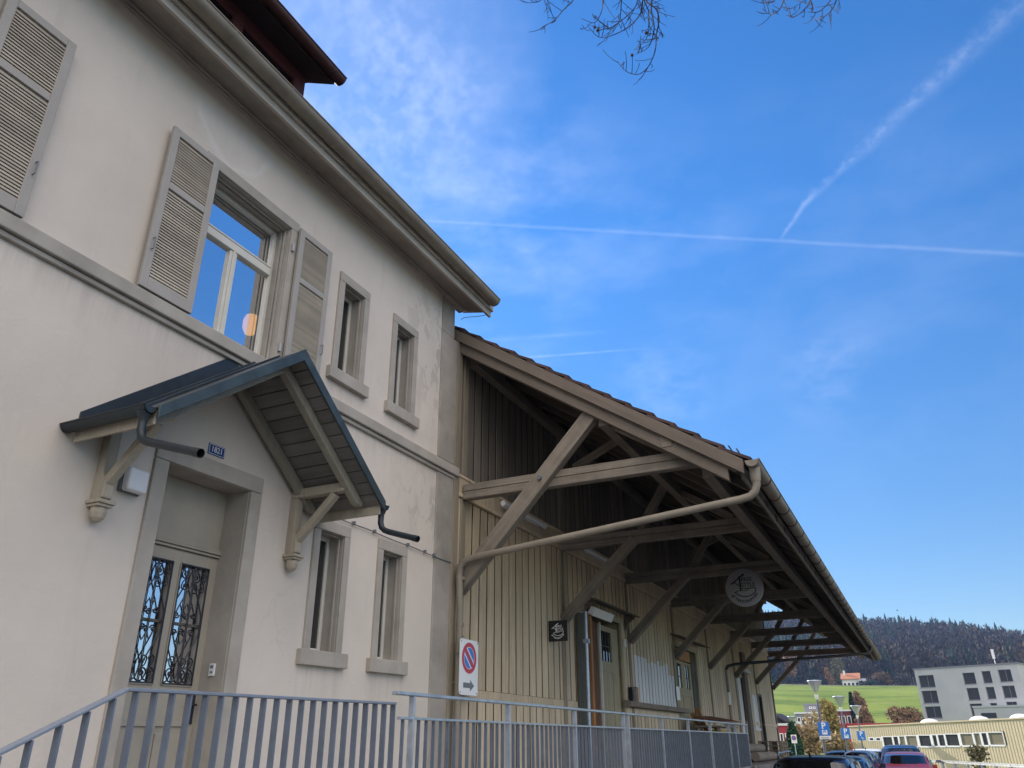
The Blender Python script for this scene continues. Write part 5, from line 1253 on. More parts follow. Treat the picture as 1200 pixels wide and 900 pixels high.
simple_house('apartment_block', 'grey and white flats with balconies below the meadow', 'building', (932, 838), (977, 834.5), 150, -2, 12, M['flat_grey'], M['white_wall'], None, [(.03, .98, .66, .92, 7), (.03, .98, .38, .60, 7)], M['white_frame'], bal)
simple_house('penthouse_block', 'plain grey set back top storey behind the white flats', 'building', (942, 826.5), (971, 826), 158, -2, 8, M['flat_grey'], M['flat_grey'], None, [(.2, .5, .93, .97, 2)])
simple_house('red_clad_block', 'wine red and white flats right of the grey flats', 'building', (977, 834), (999, 833), 150, -2, 12, M['wine_wall'], M['white_wall'], None, [(.05, .95, .66, .90, 3), (.05, .95, .34, .58, 3)])
simple_house('chalet_house', 'dark wooden house with a steep gable beside the shed end', 'house', (896, 846), (917, 846), 125, -2, 9, M['dark_wood'], M['dark_wood'], 'front', [(.1, .95, .45, .85, 4)])
simple_house('red_house', 'red and white house low beside the end of the shed', 'house', (897, 851), (926, 850), 100, -2.6, 8, M['red_wall'], M['white_wall'], None, [(.1, .95, .55, .85, 4), (.1, .95, .12, .4, 4)])
simple_house('red_roof_hall', 'long low building with red edged flat roof behind the yellow hall', 'hall', (985, 851.5), (1075, 848.5), 110, -2.5, 10, M['red_wall'], M['red_wall'], None)
for o in list(bpy.data.objects):
    if o.get('category') and o.name == 'farmhouse': chim(o, *facade_frame((986.5, 796), (1007, 796), 330, 330)[0:1], *facade_frame((986.5, 796), (1007, 796), 330, 330)[3:5], facade_frame((986.5, 796), (1007, 796), 330, 330)[2], at_y(996, 796, 330).z, tuple(o.location))

# guard rail
M['galv_lt'] = simple('pale_galvanised_steel', (.50, .52, .52), .5, .1, 6, metal=.3)
M['lamp_pole'] = simple('grey_lamp_pole', (.12, .13, .155), .5, .1, 5, metal=.2)
pA, pB = at_y(1060, 890, 47), at_y(1215, 898.5, 37.5)
O_ = ((pA.x + pB.x) / 2, (pA.y + pB.y) / 2, -.4); gr = thing('guard_rail', 'pale steel guard rail at the edge of the grass bank before the yellow hall', 'guard rail', O_)
d = pB - pA
m = MB(O_); m.beam(pA, pB, .04, .10); m.beam(pA + Vector((0, -.03, .04)), pB + Vector((0, -.03, .04)), .03, .03); m.beam(pA + Vector((0, -.03, -.04)), pB + Vector((0, -.03, -.04)), .03, .03); m.build('rail', M['galv_lt'], gr)
for k in range(10):
    p = pA + d * (k + .5) / 10; m = MB(O_); m.box(p.x - .05, p.x + .05, p.y + .03, p.y + .12, ground(p.x, p.y) - .1, p.z + .05); m.build('post', M['galv'], gr)
# grass verge behind the guard rail
m = MB(); pts = [pA + Vector((-6, 4.0, 0)), pA + Vector((-.3, .35, 0)), pB + Vector((0, .35, 0)), pB + Vector((25, -4, 0)), Vector((70, 51.9, 0)), Vector((-4, 51.9, 0))]
m.prism([(p.x, p.y, ground(p.x, p.y) + .02) for p in pts], (0, 0, .10)); tag(m.build('grass_verge', M['grass']), kind='structure')
gm = MB(); rg_ = random.Random(9)
for _ in range(5000):
    t = rg_.random(); p = pA + d * t; yy = p.y + .5 + rg_.random() * 3; xx = p.x + rg_.uniform(-.5, .5); z = ground(xx, yy) + .1; h = rg_.uniform(.12, .38); lx, ly = rg_.gauss(0, .08), rg_.gauss(0, .08)
    gm.add([(xx - .02, yy, z), (xx + .02, yy, z), (xx + lx, yy + ly, z + h)], [(0, 1, 2)])
M['tuft'] = leafmat('grass_tufts', (.16, .17, .035), .35)
tag(gm.build('grass_tufts', M['tuft']), 'yellowish grass tufts along the guard rail', 'grass', kind='stuff')

# ------------------------------------------------------------------ street lamps and parking signs
M['lamp_glass'] = glass('lamp_cone_glass', (.50, .53, .56), .10, .15, .35)
def street_lamp(u_top, v_top, u_b, y, label, head=.85):
    tp = at_y(u_top, v_top, y); x = tp.x; zb = ground(x, y); o_ = (x, y, zb)
    t = thing('street_lamp', label, 'street lamp', o_, group='street lamps along the car park')
    k = head
    m = MB(o_); m.tube([(x, y, zb), (x, y, zb + 1.2), (x, y, tp.z - .95 * k)], [.085, .075, .05], 10); m.build('pole', M['lamp_pole'], t, smooth=True)
    m = MB(o_); m.lathe([(.05, -.95), (.09, -.80), (.10, -.7)], (x, y, tp.z), 14); m.build('lamp_socket', M['white_plastic'], t, smooth=True)
    m = MB(o_); m.lathe([(.08 * k, -.70 * k), (.13 * k, -.6 * k), (.42 * k, -.06 * k)], (x, y, tp.z), 18); m.build('lamp_shade', M['lamp_glass'], t, smooth=True)
    m = MB(o_); m.lathe([(.42 * k, -.055 * k), (.46 * k, -.03 * k), (.44 * k, 0), (.1, .03)], (x, y, tp.z), 18); m.build('lamp_cap', M['galv'], t, smooth=True)
    return x, tp.z
lx1, _ = street_lamp(954, 797.5, 0, 47, 'nearest cone topped street lamp, carrying a parking sign with a white plate')
lx2, _ = street_lamp(983, 816, 0, 61, 'middle cone topped street lamp, carrying the second parking sign', .95)
lx3, _ = street_lamp(1002.5, 827, 0, 72, 'smallest and farthest cone topped street lamp before the hall end', .95)
lx0, _ = street_lamp(927.5, 839.5, 0, 66, 'street lamp in front of the dark evergreen, carrying a small no parking sign', .7)
def parking_sign(x, y, v_top, v_bot, w, label, plate=False, wheel=False):
    zt = at_y(970, v_top, y).z; zb = at_y(970, v_bot, y).z; h = zt - zb; yy = y - .10; o_ = (x, yy, (zt + zb) / 2)
    t = thing('parking_sign', label, 'sign', o_, group='blue parking signs')
    m = MB(o_); m.box(x - w / 2, x + w / 2, yy - .012, yy, zb, zt); m.build('sign_plate', M['sign_blue'], t, bevel=.01)
    m = MB(o_); X, Zv = Vector((1, 0, 0)), Vector((0, 0, 1)); yf = yy - .0145
    add_text(m, 'P', h * .66, (x + w * .0, yf, zb + h * .70), X, Zv, 1.0, bold=.012)
    def bx(a0, a1, b0, b1): m.box(x + w * a0, x + w * a1, yf - .001, yf, zb + h * b0, zb + h * b1)
    if wheel:
        bx(-.05, .30, .12, .16); bx(-.05, .02, .16, .38); bx(.02, .2, .26, .31); m.lathe([(w * .12, -.001), (w * .12, .001)], (x + w * .05, yf, zb + h * .2), 12, 'y')
    else:
        bx(-.20, .26, .08, .14); bx(-.20, -.10, .1405, .40); bx(.16, .26, .1405, .40); bx(-.0995, .0, .34, .40); bx(.06, .1595, .34, .40)
        m.poly([(x - w * .09, yf, zb + h * .1405), (x + w * .15, yf, zb + h * .1405), (x + w * .15, yf, zb + h * .20), (x + .03 * w, yf, zb + h * .31), (x - w * .09, yf, zb + h * .20)])
    m.build('lettering', M['sign_white'], t)
    if plate:
        m = MB(o_); m.box(x - w / 2, x + w / 2, yy - .012, yy, zb - .36 * w * .9, zb - .02); m.build('sub_plate', M['sign_white'], t, bevel=.008)
        m = MB(o_)
        for k in range(3): m.box(x - w * .35, x + w * .35, yy - .014, yy - .0125, zb - .1 - .07 * k, zb - .075 - .07 * k)
        m.build('plate_print', M['sign_grey'], t)
    m = MB(o_)
    for z in (zb + h * .25, zt - h * .15): m.box(x - .09, x + .09, yy + .001, yy + .03, z - .02, z + .02)
    m.build('clamp', M['galv'], t)
parking_sign(lx1 + .12, 47, 846, 862, .56, 'blue parking disc sign above a white plate on the nearest street lamp', True)
parking_sign(lx2 + .05, 61, 853.5, 866, .57, 'blue parking disc sign on the middle street lamp')
parking_sign(lx3 + .05, 72, 857, 867.5, .58, 'blue disabled parking sign on the farthest street lamp', False, True)
zt, zb = at_y(930, 861, 60).z, at_y(930, 871, 60).z; x = at_y(930.5, 866, 60).x; o_ = (x, 60, zb)
t = thing('no_parking_sign', 'small far no parking sign on white plate before the dark evergreen', 'sign', o_)
m = MB(o_); m.box(x - .18, x + .18, 59.98, 60, zb, zt); m.build('sign_plate', M['sign_white'], t)
m = MB(o_); m.lathe([(.15, -.002), (.15, .002)], (x, 59.975, zt - .2), 20, 'y'); m.build('red_ring', M['sign_red'], t)
m = MB(o_); m.lathe([(.10, -.002), (.10, .002)], (x, 59.970, zt - .2), 20, 'y'); m.build('blue_disc', M['sign_blue'], t)
m = MB(o_); m.tube([(x, 60.05, ground(x, 60)), (x, 60.05, zt)], .03, 8); m.build('pole', M['galv'], t)

# ------------------------------------------------------------------ cars
def paint(name, c, metal=.5):
    m, nt, b = new_mat(name); b.inputs['Base Color'].default_value = (*c, 1); b.inputs['Metallic'].default_value = metal; b.inputs['Roughness'].default_value = .38
    b.inputs['Coat Weight'].default_value = .45; b.inputs['Coat Roughness'].default_value = .06; return m
M['car_glass'] = glass('car_glass', (.008, .008, .01), .04, .02)
M['tyre'] = simple('tyre_rubber', (.02, .02, .02), .85)
M['alloy'] = simple('alloy_rim', (.5, .5, .52), .3, .05, metal=.8)
M['tail'] = simple('tail_lamp_red', (.45, .015, .02), .2, coat=1.0)
M['head'] = simple('head_lamp', (.7, .72, .75), .15, coat=1.0)
M['chrome'] = simple('roof_rail_metal', (.55, .56, .58), .25, metal=.9)
def car(label, x, y, rz, pm, L=4.5, W=1.82, H=1.55, kind='suv', rails=False):
    zg = ground(x, y); t = thing('parked_car', label, 'car', (x, y, zg), rz, 'cars parked along the ramp' if rz == 0 else 'cars facing the camera')
    h = H; hl_ = L / 2
    if kind == 'suv': stn = [(-hl_, .55, .80), (-hl_ + .03, .62 * h, .92), (-hl_ + .10, .66 * h, .95), (-hl_ + .42, h - .05, .98), (-hl_ + 1.0, h, 1), (-.1, h, 1), (.45, h - .05, 1), (hl_ - 1.15, .66 * h, 1), (hl_ - .55, .60 * h, .97), (hl_ - .12, .50 * h, .88), (hl_, .42 * h, .72)]
    else: stn = [(-hl_, .50, .80), (-hl_ + .03, .58 * h, .92), (-hl_ + .12, .64 * h, .95), (-hl_ + .62, h - .06, .98), (-hl_ + 1.25, h, 1), (-.2, h, 1), (.3, h - .05, 1), (hl_ - 1.15, .66 * h, 1), (hl_ - .55, .60 * h, .97), (hl_ - .12, .48 * h, .88), (hl_, .40 * h, .72)]
    belt = .63 * h
    secs = []
    for yy, zt, wk in stn:
        w = W / 2 * wk; zb_ = .25 if abs(yy) < hl_ - .2 else .32; b_ = min(belt, zt - .03); gr_ = max(0, (zt - belt) / (h - belt)); wr = lerp(w * .93, w * .78, gr_)
        half = [(w * .86, zb_), (w * .99, zb_ + .14), (w, .5 * (zb_ + b_) + .08), (w * .965, b_), (wr, zt - .05 * gr_ - .012), (wr - .10, zt)]
        secs.append([(yy, p) for p in half])
    m = MB(); vs = []; K = 6; full = 2 * K
    for s_ in secs:
        vs += [(p[0], yy, p[1]) for yy, p in s_] + [(-p[0], yy, p[1]) for yy, p in reversed(s_)]
    fs = []
    for i in range(len(secs) - 1):
        for k in range(full): k2 = (k + 1) % full; fs.append((i * full + k, i * full + k2, (i + 1) * full + k2, (i + 1) * full + k))
    fs.append(tuple(range(full))); fs.append(tuple((len(secs) - 1) * full + k for k in range(full)))
    m.add(vs, fs); body = m.build('body', pm, t, smooth=True)
    sd = body.modifiers.new('Subdivision', 'SUBSURF'); sd.levels = 2; sd.render_levels = 2
    def sec(f):                                  # interpolated section
        i = min(int(f), len(secs) - 2); q = f - i
        return lerp(stn[i][0], stn[i + 1][0], q), [Vector((lerp(secs[i][k][1][0], secs[i + 1][k][1][0], q), lerp(secs[i][k][1][1], secs[i + 1][k][1][1], q))) for k in range(K)]
    def patch(name, f0, f1, mode, mat, n=8, lo=.1, hi=.88, off=.012, sgn=1):
        m = MB(); vs = []
        for i in range(n + 1):
            yy, p = sec(lerp(f0, f1, i / n))
            if mode == 'side':
                for q in (lo, hi): c = p[3].lerp(p[4], q); vs.append((sgn * (c.x + off), yy, c.y))
            else:
                wtop = p[5].x * .97 + .05
                for q in (-1, -.5, 0, .5, 1): vs.append((q * wtop, yy + (off if mode == 'front' else -off), p[5].y + off * .9 - .02 * q * q))
        c = 2 if mode == 'side' else 5
        m.add(vs, [(i * c + k, i * c + k + 1, (i + 1) * c + k + 1, (i + 1) * c + k) for i in range(n) for k in range(c - 1)])
        o = m.build(name, mat, t, smooth=True); so_ = o.modifiers.new('Solidify', 'SOLIDIFY'); so_.thickness = .006; return o
    for s in (-1, 1):
        patch('side_window', 3.1, 4.3, 'side', M['car_glass'], sgn=s); patch('side_window', 4.36, 5.15, 'side', M['car_glass'], sgn=s); patch('side_window', 5.22, 6.35, 'side', M['car_glass'], sgn=s)
    patch('rear_window', 2.15, 2.92, 'rear', M['car_glass'], off=.02); patch('windscreen', 6.1, 6.95, 'front', M['car_glass'], off=.02)
    for s in (-1, 1):
        m = MB(); m.box(s * W * .34, s * W * .455, -hl_ - .02, -hl_ + .12, .40 * h, .60 * h); m.build('tail_light', M['tail'], t, bevel=.03, seg=3)
        m = MB(); m.box(s * W * .25, s * W * .42, hl_ - .22, hl_ - .06, .41 * h, .49 * h); m.build('headlight', M['head'], t, bevel=.03, seg=3)
        m = MB(); m.box(s * W * .49, s * W * .58, .62, .74, belt - .02, belt + .13); m.tube([(s * W * .46, .70, belt - .02), (s * W * .53, .70, belt + .03)], .02, 6); m.build('mirror', pm, t, bevel=.03, seg=3)
        if rails: m = MB(); m.tube([(s * W * .36, -hl_ + .55, h - .01), (s * W * .36, -hl_ + .7, h + .05), (s * W * .36, .3, h + .05), (s * W * .36, .45, h - .01)], .016, 8); m.build('roof_rail', M['chrome'], t)
        for yy in (-hl_ + .85, hl_ - .85):
            m = MB(); m.lathe([(.30, -.10), (.325, -.08), (.325, .08), (.30, .10)], (s * (W / 2 - .11), yy, .32), 20, 'x'); wh = m.build('wheel', M['tyre'], t, smooth=True)
            m = MB(); m.lathe([(.2, -.015), (.21, .0), (.18, .015)], (s * (W / 2 - .005), yy, .32), 16, 'x'); m.build('rim', M['alloy'], wh)
    m = MB(); m.box(-.25, .25, -hl_ - .025, -hl_ + .02, .46 * h, .53 * h); m.build('number_plate', M['sign_white'], t)
    m = MB(); m.tube([(0, -hl_ + .5, h - .01), (0, -hl_ + .44, h + .07)], [.03, .008], 6); m.build('aerial', M['black'], t)
    return t
def cx(u, y, v=885): return at_y(u, v, y).x
blue_dk = paint('dark_blue_paint', (.012, .018, .05)); blue_md = paint('mid_blue_paint', (.03, .075, .17)); white_p = paint('white_car_paint', (.70, .71, .74), .1); silver = paint('silver_paint', (.42, .44, .47), .7); red_p = paint('dark_red_paint', (.33, .03, .025), .0); black_p = paint('black_paint', (.015, .012, .03), .4); navy = paint('navy_paint', (.02, .03, .07))
car('dark blue estate car with roof rails, nearest in the row at the bottom edge', cx(957, 20.0), 20.6, 0, blue_dk, 4.6, 1.86, 1.55, 'suv', True)
car('mid blue hatchback parked just ahead of the dark blue estate car', cx(985, 26.3), 26.6, 0, blue_md, 4.2, 1.76, 1.46, 'hatch')
car('navy car with dark windows third in the row', cx(996, 32.2), 32.5, 0, navy, 4.4, 1.8, 1.55, 'suv')
car('silver car fourth in the row, half hidden by the navy car', cx(1006, 38.2), 38.3, 0, silver, 4.3, 1.78, 1.50, 'hatch')
car('white hatchback with a red tail lamp at the far end of the row', cx(1018, 44.2), 44.2, 0, white_p, 4.1, 1.76, 1.52, 'hatch')
car('dark red car facing the camera beside the row', cx(1060, 36.0), 36.0, PI, red_p, 4.4, 1.80, 1.46, 'hatch')
car('black car close behind the dark red car', cx(1056, 42.0), 42.5, PI, black_p, 4.5, 1.84, 1.68, 'suv')

# ------------------------------------------------------------------ overhanging bare tree (trunk beyond the right edge of the frame)
TX, TY = 4.6, 6.6
tr = thing('bare_tree', 'bare tree with thin drooping twigs hanging into the top of the picture', 'tree', (TX, TY, 0))
O_ = (TX, TY, 0)
m = MB(O_); m.tube([(TX, TY, -.1), (TX + .05, TY, 1.5), (TX - .05, TY + .05, 4), (TX, TY, 7), (TX - .1, TY, 10), (TX - .1, TY, 12.5)], [.24, .19, .16, .13, .08, .03], 12); m.build('trunk', M['bark'], tr, smooth=True)
rt = random.Random(11)
def pxp(q, depth=6.0): return CAM + ray(600 + q[0] / 3, q[1] / 3) * depth
curves = [[(470, -60), (470, 0), (505, 30), (517, 70), (508, 120), (505, 170), (490, 215), (470, 245), (440, 262), (400, 250), (370, 215)],
 [(465, -60), (465, 0), (480, 40), (480, 90), (470, 140), (430, 175)], [(462, -60), (460, 0), (450, 50), (410, 95), (350, 125), (305, 130), (270, 95)], [(392, -50), (385, 0), (380, 60), (365, 95), (330, 105)],
 [(330, -50), (320, 0), (315, 40), (290, 80), (245, 65)], [(225, -60), (215, 0), (185, 30), (150, 70), (105, 95)], [(120, -60), (110, -10), (85, 8), (66, 2)], [(440, -60), (440, 10), (400, 60), (340, 100), (320, 90)], [(500, -50), (490, 30), (500, 100), (480, 165), (435, 190)],
 [(960, -60), (955, 0), (935, 40), (905, 50), (880, 30)], [(930, -60), (925, 0), (900, 10), (885, 5)], [(1060, -60), (1050, 0), (1020, 40), (985, 62), (972, 50)], [(1145, -60), (1140, 0), (1120, 40), (1090, 62), (1060, 68)], [(1150, -60), (1120, 0), (1080, 40), (1040, 42)], [(1216, 190), (1210, 215), (1204, 222)]]
tips = []
def smooth_pts(pts, k=4):
    P_ = [pts[0]] + pts + [pts[-1]]; out = []
    for i in range(1, len(P_) - 2):
        p0, p1, p2, p3 = P_[i - 1:i + 3]
        for j in range(k):
            t = j / k; out.append(.5 * (2 * p1 + (p2 - p0) * t + (2 * p0 - 5 * p1 + 4 * p2 - p3) * t * t + (3 * p1 - p0 - 3 * p2 + p3) * t ** 3))
    out.append(pts[-1]); return out
for ci, c in enumerate(curves[:-1]):
    dep = 6.0 + rt.uniform(-.35, .5); pts = [pxp(q, dep + rt.uniform(-.06, .06) * j) for j, q in enumerate(c)]
    top = pts[0]; tips.append(top)
    sp = smooth_pts(pts); n = len(sp); m = MB(O_); r0 = .0065 if ci in (0, 2, 8) else .005
    m.tube(sp, [lerp(r0, .0022, j / (n - 1)) for j in range(n)], 5)
    for j in range(3, n - 1):                                       # side twiglets
        if rt.random() < .62:
            dirv = (sp[j + 1] - sp[j]).normalized(); side = dirv.cross(Vector((rt.gauss(0, 1), rt.gauss(0, 1), rt.gauss(0, 1)))).normalized()
            L_ = rt.uniform(.05, .20); q = sp[j]; path = [q]
            for s_ in range(4): q = q + (dirv * .55 + side * (.75 - .12 * s_) + Vector((0, 0, -.10 + .16 * s_))).normalized() * L_ / 4; path.append(q)
            m.tube(path, [.0028, .0026, .0023, .002, .0018], 4)
            for s_ in (1, 2, 3):
                if rt.random() < .4:
                    e = path[s_] + (side * rt.uniform(-.5, .5) + dirv + Vector((0, 0, rt.uniform(-.3, .3)))).normalized() * rt.uniform(.02, .06); m.tube([path[s_], e], [.0028, .002], 4)
            if rt.random() < .05: m.lathe([(.002, -.016), (.011, -.008), (.012, .004), (.003, .016)], path[-1], 6)
    m.build('twig', M['bark'], tr)
m = MB(O_)
hubs = [Vector((-1.05, 4.6, 7.75)), Vector((-.2, 5.0, 7.85)), Vector((-1.7, 4.3, 7.6))]
start = Vector((TX - .05, TY, 7.2))
main = smooth_pts([start, Vector((3.0, 6.2, 8.6)), Vector((1.2, 5.5, 8.7)), Vector((-.2, 5.0, 8.25)), Vector((-1.05, 4.6, 7.95)), Vector((-1.9, 4.2, 7.65))])
m.tube(main, [lerp(.075, .012, j / (len(main) - 1)) for j in range(len(main))], 8)
for tp_ in tips:
    near = min(main, key=lambda p: (p - tp_).length + (0 if p.z > tp_.z else 3)); mid = (near + tp_) / 2 + Vector((0, 0, .12))
    sp = smooth_pts([near, mid, tp_]); m.tube(sp, [lerp(.014, .0075, j / (len(sp) - 1)) for j in range(len(sp))], 6)
m.build('branch', M['bark'], tr)
m = MB(O_)
for k in range(16):                                                  # the rest of the crown, above and beyond the frame
    z = rt.uniform(5.5, 11.5); a = rt.uniform(-.9, 1.5); L_ = rt.uniform(1.6, 3.0); s0 = Vector((TX, TY, z)); dv = Vector((math.cos(a), math.sin(a), .45))
    sp = smooth_pts([s0, s0 + dv * L_ * .5 + Vector((0, 0, .15)), s0 + dv * L_]); m.tube(sp, [lerp(.045, .008, j / (len(sp) - 1)) for j in range(len(sp))], 6)
m.build('branch', M['bark'], tr)

# a bird over the wooded ridge
p = at_y(1051.5, 715.5, 120); m = MB(p)
m.tube([p + Vector((-.28, 0, -.03)), p + Vector((-.1, 0, .0)), p + Vector((.12, 0, .03)), p + Vector((.3, 0, .05))], [.02, .09, .10, .02], 8)
for s in (-1, 1): m.add([p + Vector((-.08, 0, .03)), p + Vector((.14, 0, .05)), p + Vector((.12, s * .35, .22)), p + Vector((-.05, s * .8, .30)), p + Vector((-.14, s * .4, .2))], [(0, 1, 2), (0, 2, 4), (4, 2, 3)])
m.add([p + Vector((-.25, 0, -.03)), p + Vector((-.45, .08, -.03)), p + Vector((-.45, -.08, -.03))], [(0, 1, 2)])
m.v = [p + (q_ - p) * .42 for q_ in m.v]
tag(m.build('bird', M['black']), 'small dark bird flying above the wooded ridge', 'bird')

# ------------------------------------------------------------------ sky
SUN_AZ = rad(SUN_AZ_DEG); SUN_EL = rad(SUN_EL_DEG)                     # azimuth measured from +Y towards +X
world = bpy.data.worlds.new('World'); scene.world = world; world.use_nodes = True
nt = world.node_tree; bg = nt.nodes['Background']
sky = N(nt, 'ShaderNodeTexSky'); sky.sky_type = 'NISHITA'; sky.sun_disc = False; sky.sun_elevation = SUN_EL; sky.sun_rotation = SUN_AZ
sky.altitude = 600; sky.air_density = 1.0; sky.dust_density = .12; sky.ozone_density = 1.6
tc = N(nt, 'ShaderNodeTexCoord'); D = tc.outputs['Generated']
def dot(v, add=0.0):
    n = N(nt, 'ShaderNodeVectorMath', operation='DOT_PRODUCT'); nt.links.new(D, n.inputs[0]); n.inputs[1].default_value = v; return n.outputs['Value']
def mapped(scale, rotv=(0, 0, 0)):
    mp = N(nt, 'ShaderNodeMapping'); mp.inputs['Scale'].default_value = scale; mp.inputs['Rotation'].default_value = rotv; nt.links.new(D, mp.inputs[0]); return mp.outputs[0]
def mul(a, b): return math_n(nt, 'MULTIPLY', a, b)
def blob(u, v, r0, r1):                   # soft round patch of sky centred on a direction
    return ramp(nt, dot(ray(u, v).normalized()), math.cos(rad(r1)), math.cos(rad(r0)))
def trail(pa, pb, width, amt, f0, f1, nscale, wob=.0025, lo=.4, hi=.6):
    a_, b_ = ray(*pa).normalized(), ray(*pb).normalized(); nn = a_.cross(b_).normalized(); tg_ = nn.cross(a_).normalized(); ang = math.acos(max(-1, min(1, a_.dot(b_))))
    nz = noise(nt, mapped((1, 1, 1)), nscale, 5, .6); nz2 = noise(nt, mapped((1, 1, 1), (.3, .2, .1)), nscale * .25, 3)
    off = math_n(nt, 'ADD', math_n(nt, 'MULTIPLY', math_n(nt, 'SUBTRACT', nz, .5), wob * 1.6), math_n(nt, 'MULTIPLY', math_n(nt, 'SUBTRACT', nz2, .5), wob * 2))
    ds = math_n(nt, 'ABSOLUTE', math_n(nt, 'ADD', dot(nn), off))
    along = math_n(nt, 'ARCTAN2', dot(tg_), dot(a_))
    tt = math_n(nt, 'DIVIDE', along, ang, clamp=True)
    wd = math_n(nt, 'MULTIPLY_ADD', tt, width[1] - width[0], width[0])
    core = math_n(nt, 'SUBTRACT', 1.0, math_n(nt, 'DIVIDE', ds, wd), clamp=True)
    core = math_n(nt, 'POWER', core, 1.3)
    lim = mul(ramp(nt, along, -f0, f0 * .3), math_n(nt, 'SUBTRACT', 1.0, ramp(nt, along, ang - f1 * .3, ang + f1)))
    return mul(mul(mul(core, lim), math_n(nt, 'ADD', .35, mul(ramp(nt, nz, lo, hi), .65))), amt)
cl = []
zz = N(nt, 'ShaderNodeSeparateXYZ'); nt.links.new(D, zz.inputs[0])
w1 = noise(nt, mapped((1.0, 1.0, 2.2), (.4, .2, .6)), 7, 8, .58, .1)
w2 = noise(nt, mapped((1.2, .6, 2.0), (.1, .5, .2)), 22, 6, .6, .1)
rip = noise(nt, mapped((1, 1, 1), (.2, .9, .4)), 46, 4, .5, .15)
c1 = mul(blob(375, 80, 1, 16), math_n(nt, 'ADD', .55, math_n(nt, 'ADD', mul(ramp(nt, w1, .36, .72), .3), mul(ramp(nt, rip, .38, .72), mul(ramp(nt, w1, .3, .6), .35)))))
cl.append(mul(c1, .14))
cl.append(mul(mul(blob(430, 130, 1, 9), ramp(nt, rip, .40, .70)), .08))
cl.append(mul(mul(blob(560, 240, 1, 11), mul(ramp(nt, w1, .42, .66), ramp(nt, w2, .3, .7))), .09))
cl.append(mul(mul(blob(770, 462, .5, 4.5), ramp(nt, w2, .40, .66)), .06))
cl.append(mul(mul(blob(975, 443, .5, 4.0), mul(ramp(nt, w1, .40, .60), ramp(nt, w2, .35, .65))), .06))
cl.append(mul(mul(blob(1000, 340, 3, 17), ramp(nt, w1, .42, .75)), .04))
cl.append(mul(mul(blob(640, 300, 3, 15), ramp(nt, w1, .42, .75)), .07))
cl.append(trail((946, 236), (1200, 0), (.006, .019), .075, .012, .2, 95, .006, .40, .62))
cl.append(trail((921, 272), (950, 230), (.004, .006), .11, .012, .012, 80, .004, .3, .6))
cl.append(trail((500, 259), (1215, 299), (.0032, .0042), .06, .06, .1, 50, .0014, .2, .55))
cl.append(trail((615, 419), (722, 411), (.0032, .0020), .10, .02, .05, 90, .0006, .3, .55))
cl.append(trail((575, 399), (680, 391), (.0055, .004), .05, .03, .05, 40, .001, .3, .6))
HAZY = mul(math_n(nt, 'SUBTRACT', 1.0, ramp(nt, dot((-.2, .3, .93)), -.1, .55)), 0.0)
tot = cl[0]
for c in cl[1:]: tot = math_n(nt, 'SUBTRACT', 1.0, mul(math_n(nt, 'SUBTRACT', 1.0, tot), math_n(nt, 'SUBTRACT', 1.0, c)))
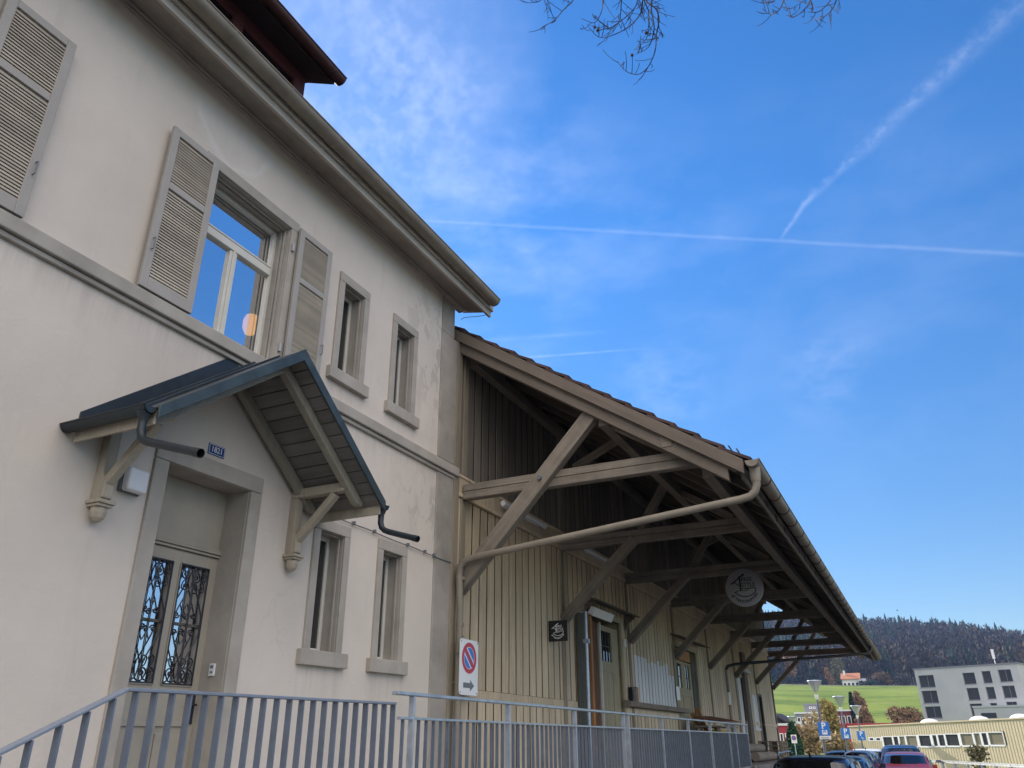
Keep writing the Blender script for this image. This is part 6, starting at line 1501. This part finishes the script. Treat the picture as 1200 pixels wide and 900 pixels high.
# unseen patchy white glow added to the sky behind the camera to light the facade
bk = mul(ramp(nt, dot((.50, -.74, .45)), .22, .62), math_n(nt, 'ADD', .55, mul(ramp(nt, noise(nt, mapped((1, 1, 2)), 2.6, 7, .6, .3), .40, .62), .45)))
bk = mul(bk, ramp(nt, zz.outputs[2], .08, .36))
hs = N(nt, 'ShaderNodeHueSaturation'); hs.inputs['Saturation'].default_value = SKY_SAT; hs.inputs['Value'].default_value = 1.0; hs.inputs['Hue'].default_value = SKY_HUE
lowm = math_n(nt, 'MULTIPLY_ADD', ramp(nt, zz.outputs[2], .03, .58), .46, .50)
nt.links.new(mixc(nt, 1.0, sky.outputs[0], lowm, 'MULTIPLY'), hs.inputs['Color'])
back_fill_col = BACK_FILL_COL
col = mixc(nt, mul(bk, BACK_FILL), mixc(nt, tot, hs.outputs[0], (7.6, 7.7, 7.9)), back_fill_col)
nt.links.new(col, bg.inputs['Color']); bg.inputs['Strength'].default_value = SKY_STR

su = bpy.data.lights.new('Sun', 'SUN'); su.energy = SUN_STR; su.angle = rad(.53); su.color = (1.0, .93, .82)
so_ = bpy.data.objects.new('Sun', su); COL.objects.link(so_)
sv = Vector((math.sin(SUN_AZ) * math.cos(SUN_EL), math.cos(SUN_AZ) * math.cos(SUN_EL), math.sin(SUN_EL)))
so_.rotation_euler = sv.to_track_quat('Z', 'Y').to_euler(); so_.location = (-20, 10, 40)

# ------------------------------------------------------------------ air
hz = MB(); hz.box(-1500, 1500, -700, 1300, -14, 175)
hm = bpy.data.materials.new('valley_haze'); hm.use_nodes = True; hn = hm.node_tree; hn.nodes.remove(hn.nodes['Principled BSDF'])
pv = hn.nodes.new('ShaderNodeVolumePrincipled'); pv.inputs['Color'].default_value = (.34, .55, 1.0, 1); pv.inputs['Density'].default_value = HAZE; pv.inputs['Anisotropy'].default_value = 0
hn.links.new(pv.outputs[0], hn.nodes['Material Output'].inputs['Volume'])
tag(hz.build('haze', hm), kind='stuff')
# ------------------------------------------------------------------ camera and view
cam = bpy.data.cameras.new('Camera'); co = bpy.data.objects.new('Camera', cam); COL.objects.link(co)
co.matrix_world = Matrix(((RT.x, UP.x, -FW.x, CAM.x), (RT.y, UP.y, -FW.y, CAM.y), (RT.z, UP.z, -FW.z, CAM.z), (0, 0, 0, 1)))
cam.sensor_fit = 'HORIZONTAL'; cam.sensor_width = 36; cam.lens = FPX / 1200 * 36; cam.clip_end = 5000; cam.clip_start = .05
scene.camera = co
scene.view_settings.view_transform = 'Standard'; scene.view_settings.look = 'None'; scene.view_settings.gamma = 1; scene.view_settings.use_curve_mapping = False
scene.view_settings.exposure = EXPOSURE
scene.cycles.use_denoising = True
scene.cycles.max_bounces = 8; scene.cycles.diffuse_bounces = 4; scene.cycles.transparent_max_bounces = 8
